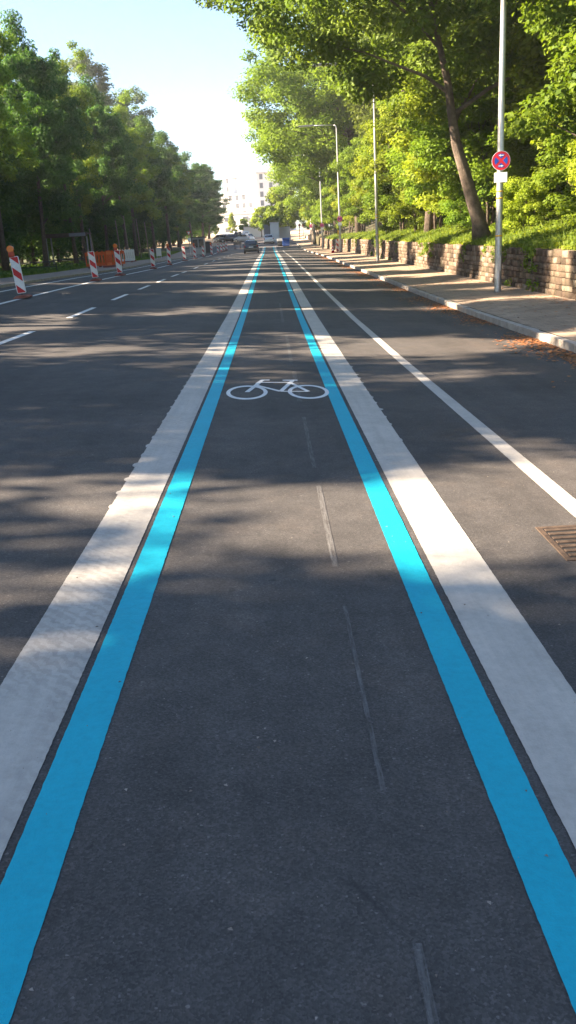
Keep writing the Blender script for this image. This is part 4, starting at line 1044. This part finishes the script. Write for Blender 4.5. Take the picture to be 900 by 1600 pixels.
# ------------------------------------------------------------------ white buildings on the hill
def building(name, lb, px, py_base, Y, rz, W_, D, H_, storeys, ncol, mt, skip=(), win=(1.1, 1.5), name_group='white buildings at the end of the road'):
    p = at_depth(px, py_base, Y); z = terr(p.x, Y)-.5; H_ = at_depth(px, H_, Y).z-z
    t = thing(name, lb, 'building', (p.x, Y, z), rz, name_group)
    m = MB(); m.box(0, W_, 0, D, -3, H_); m.build('wall', mt, t)
    m = MB(); m.box(-.2, W_+.2, -.2, D+.2, H_, H_+.45); m.build('roof', M['render2'], t)
    sh = H_/storeys
    for i in range(storeys):
        for j in range(ncol):
            if (i, j) in skip: continue
            x = W_*(j+.5)/ncol; zz = sh*(i+.35)
            m = MB(); m.box(x-win[0]/2-.08, x+win[0]/2+.08, -.05, -.002, zz-.08, zz+win[1]+.08); f = m.build('window', M['render2'], t)
            m = MB(); m.box(x-win[0]/2, x+win[0]/2, -.06, -.0505, zz, zz+win[1]); m.build('pane', M['pale_glass'], f)
    return t
building('apartment_building', 'long white apartment building with rows of small windows, closing the view down the road', 319, 372, 285, -.25, 22, 12, 309, 5, 10, M['render'], skip=[(0, j) for j in range(0, 10, 2)]+[(3, 1), (3, 4), (4, 2), (4, 3), (4, 7), (1, 0), (1, 5)])
building('stair_tower', 'slim white stair tower with three windows rising over the long white building', 355, 372, 290, -.25, 2.8, 6, 279, 7, 1, M['render'], skip=[(0, 0), (1, 0), (2, 0), (3, 0)], win=(.8, 1.6))
building('tower_block', 'tall pale block right of the stair tower, partly hidden by the right trees', 406, 372, 275, .18, 12, 10, 271, 7, 4, M['render'], skip=[(2, 3), (4, 1), (1, 2)], win=(1.0, 1.5))
building('low_wing', 'low white wing with wide windows below the long white building', 322, 372, 268, -.18, 17, 8, 338, 2, 6, M['render'], skip=[(0, 1), (0, 3), (0, 4), (1, 3)], win=(1.7, 1.2))
p = at_depth(391.5, 374, 222)
t = thing('tall_pier', 'narrow white pier standing between two small far trees', 'pier', (p.x, 222, terr(p.x, 222))); m = MB(); m.box(-.3, .3, -.3, .3, -.3, 4.4); m.build('shaft', M['render'], t); m = MB(); m.box(-.36, .36, -.36, .36, 4.4, 4.5); m.build('cap', M['render2'], t)

# ------------------------------------------------------------------ air
hz = MB(); hz.box(-420, 420, -70, 420, -6, 40); HZ = bpy.data.materials.new('haze'); HZ.use_nodes = True
ht = HZ.node_tree; ht.nodes.remove(ht.nodes['Principled BSDF']); pv = ht.nodes.new('ShaderNodeVolumePrincipled')
pv.inputs['Color'].default_value = (.93, .95, 1, 1); pv.inputs['Density'].default_value = .0004; pv.inputs['Anisotropy'].default_value = .2
ht.links.new(pv.outputs[0], ht.nodes['Material Output'].inputs['Volume']); ho = hz.build('haze', HZ); tag(ho, kind='stuff')
# ------------------------------------------------------------------ light
EL = math.radians(30); AZ = math.radians(4)       # sun at the left, a touch behind the camera
sd = Vector((-math.cos(EL)*math.cos(AZ), -math.cos(EL)*math.sin(AZ), math.sin(EL)))   # towards the sun
sl = bpy.data.lights.new('sun', 'SUN'); sl.energy = 5.0; sl.angle = math.radians(.53); sl.color = (1.0, .82, .62)
so = bpy.data.objects.new('sun', sl); C.objects.link(so); so.rotation_euler = sd.to_track_quat('Z', 'Y').to_euler(); so.location = (-40, 0, 60)
w = bpy.data.worlds.new('World'); S.world = w; w.use_nodes = True
nt = w.node_tree; bg = nt.nodes['Background']; sk = nt.nodes.new('ShaderNodeTexSky'); sk.sky_type = 'NISHITA'; sk.sun_disc = False
sk.sun_elevation = EL; sk.sun_rotation = math.atan2(sd.x, sd.y); sk.air_density = 1.0; sk.dust_density = .6; sk.ozone_density = 2.0
nt.links.new(sk.outputs['Color'], bg.inputs['Color']); bg.inputs['Strength'].default_value = .05
S.view_settings.view_transform = 'Standard'; S.view_settings.look = 'None'; S.view_settings.gamma = 1; S.view_settings.use_curve_mapping = False
S.view_settings.exposure = 2.8
S.render.engine = 'CYCLES'
cy = S.cycles; cy.max_bounces = 6; cy.diffuse_bounces = 3; cy.glossy_bounces = 2; cy.transmission_bounces = 4; cy.transparent_max_bounces = 4; cy.volume_bounces = 0
cy.use_denoising = True; cy.sample_clamp_indirect = 4; cy.caustics_reflective = False; cy.caustics_refractive = False
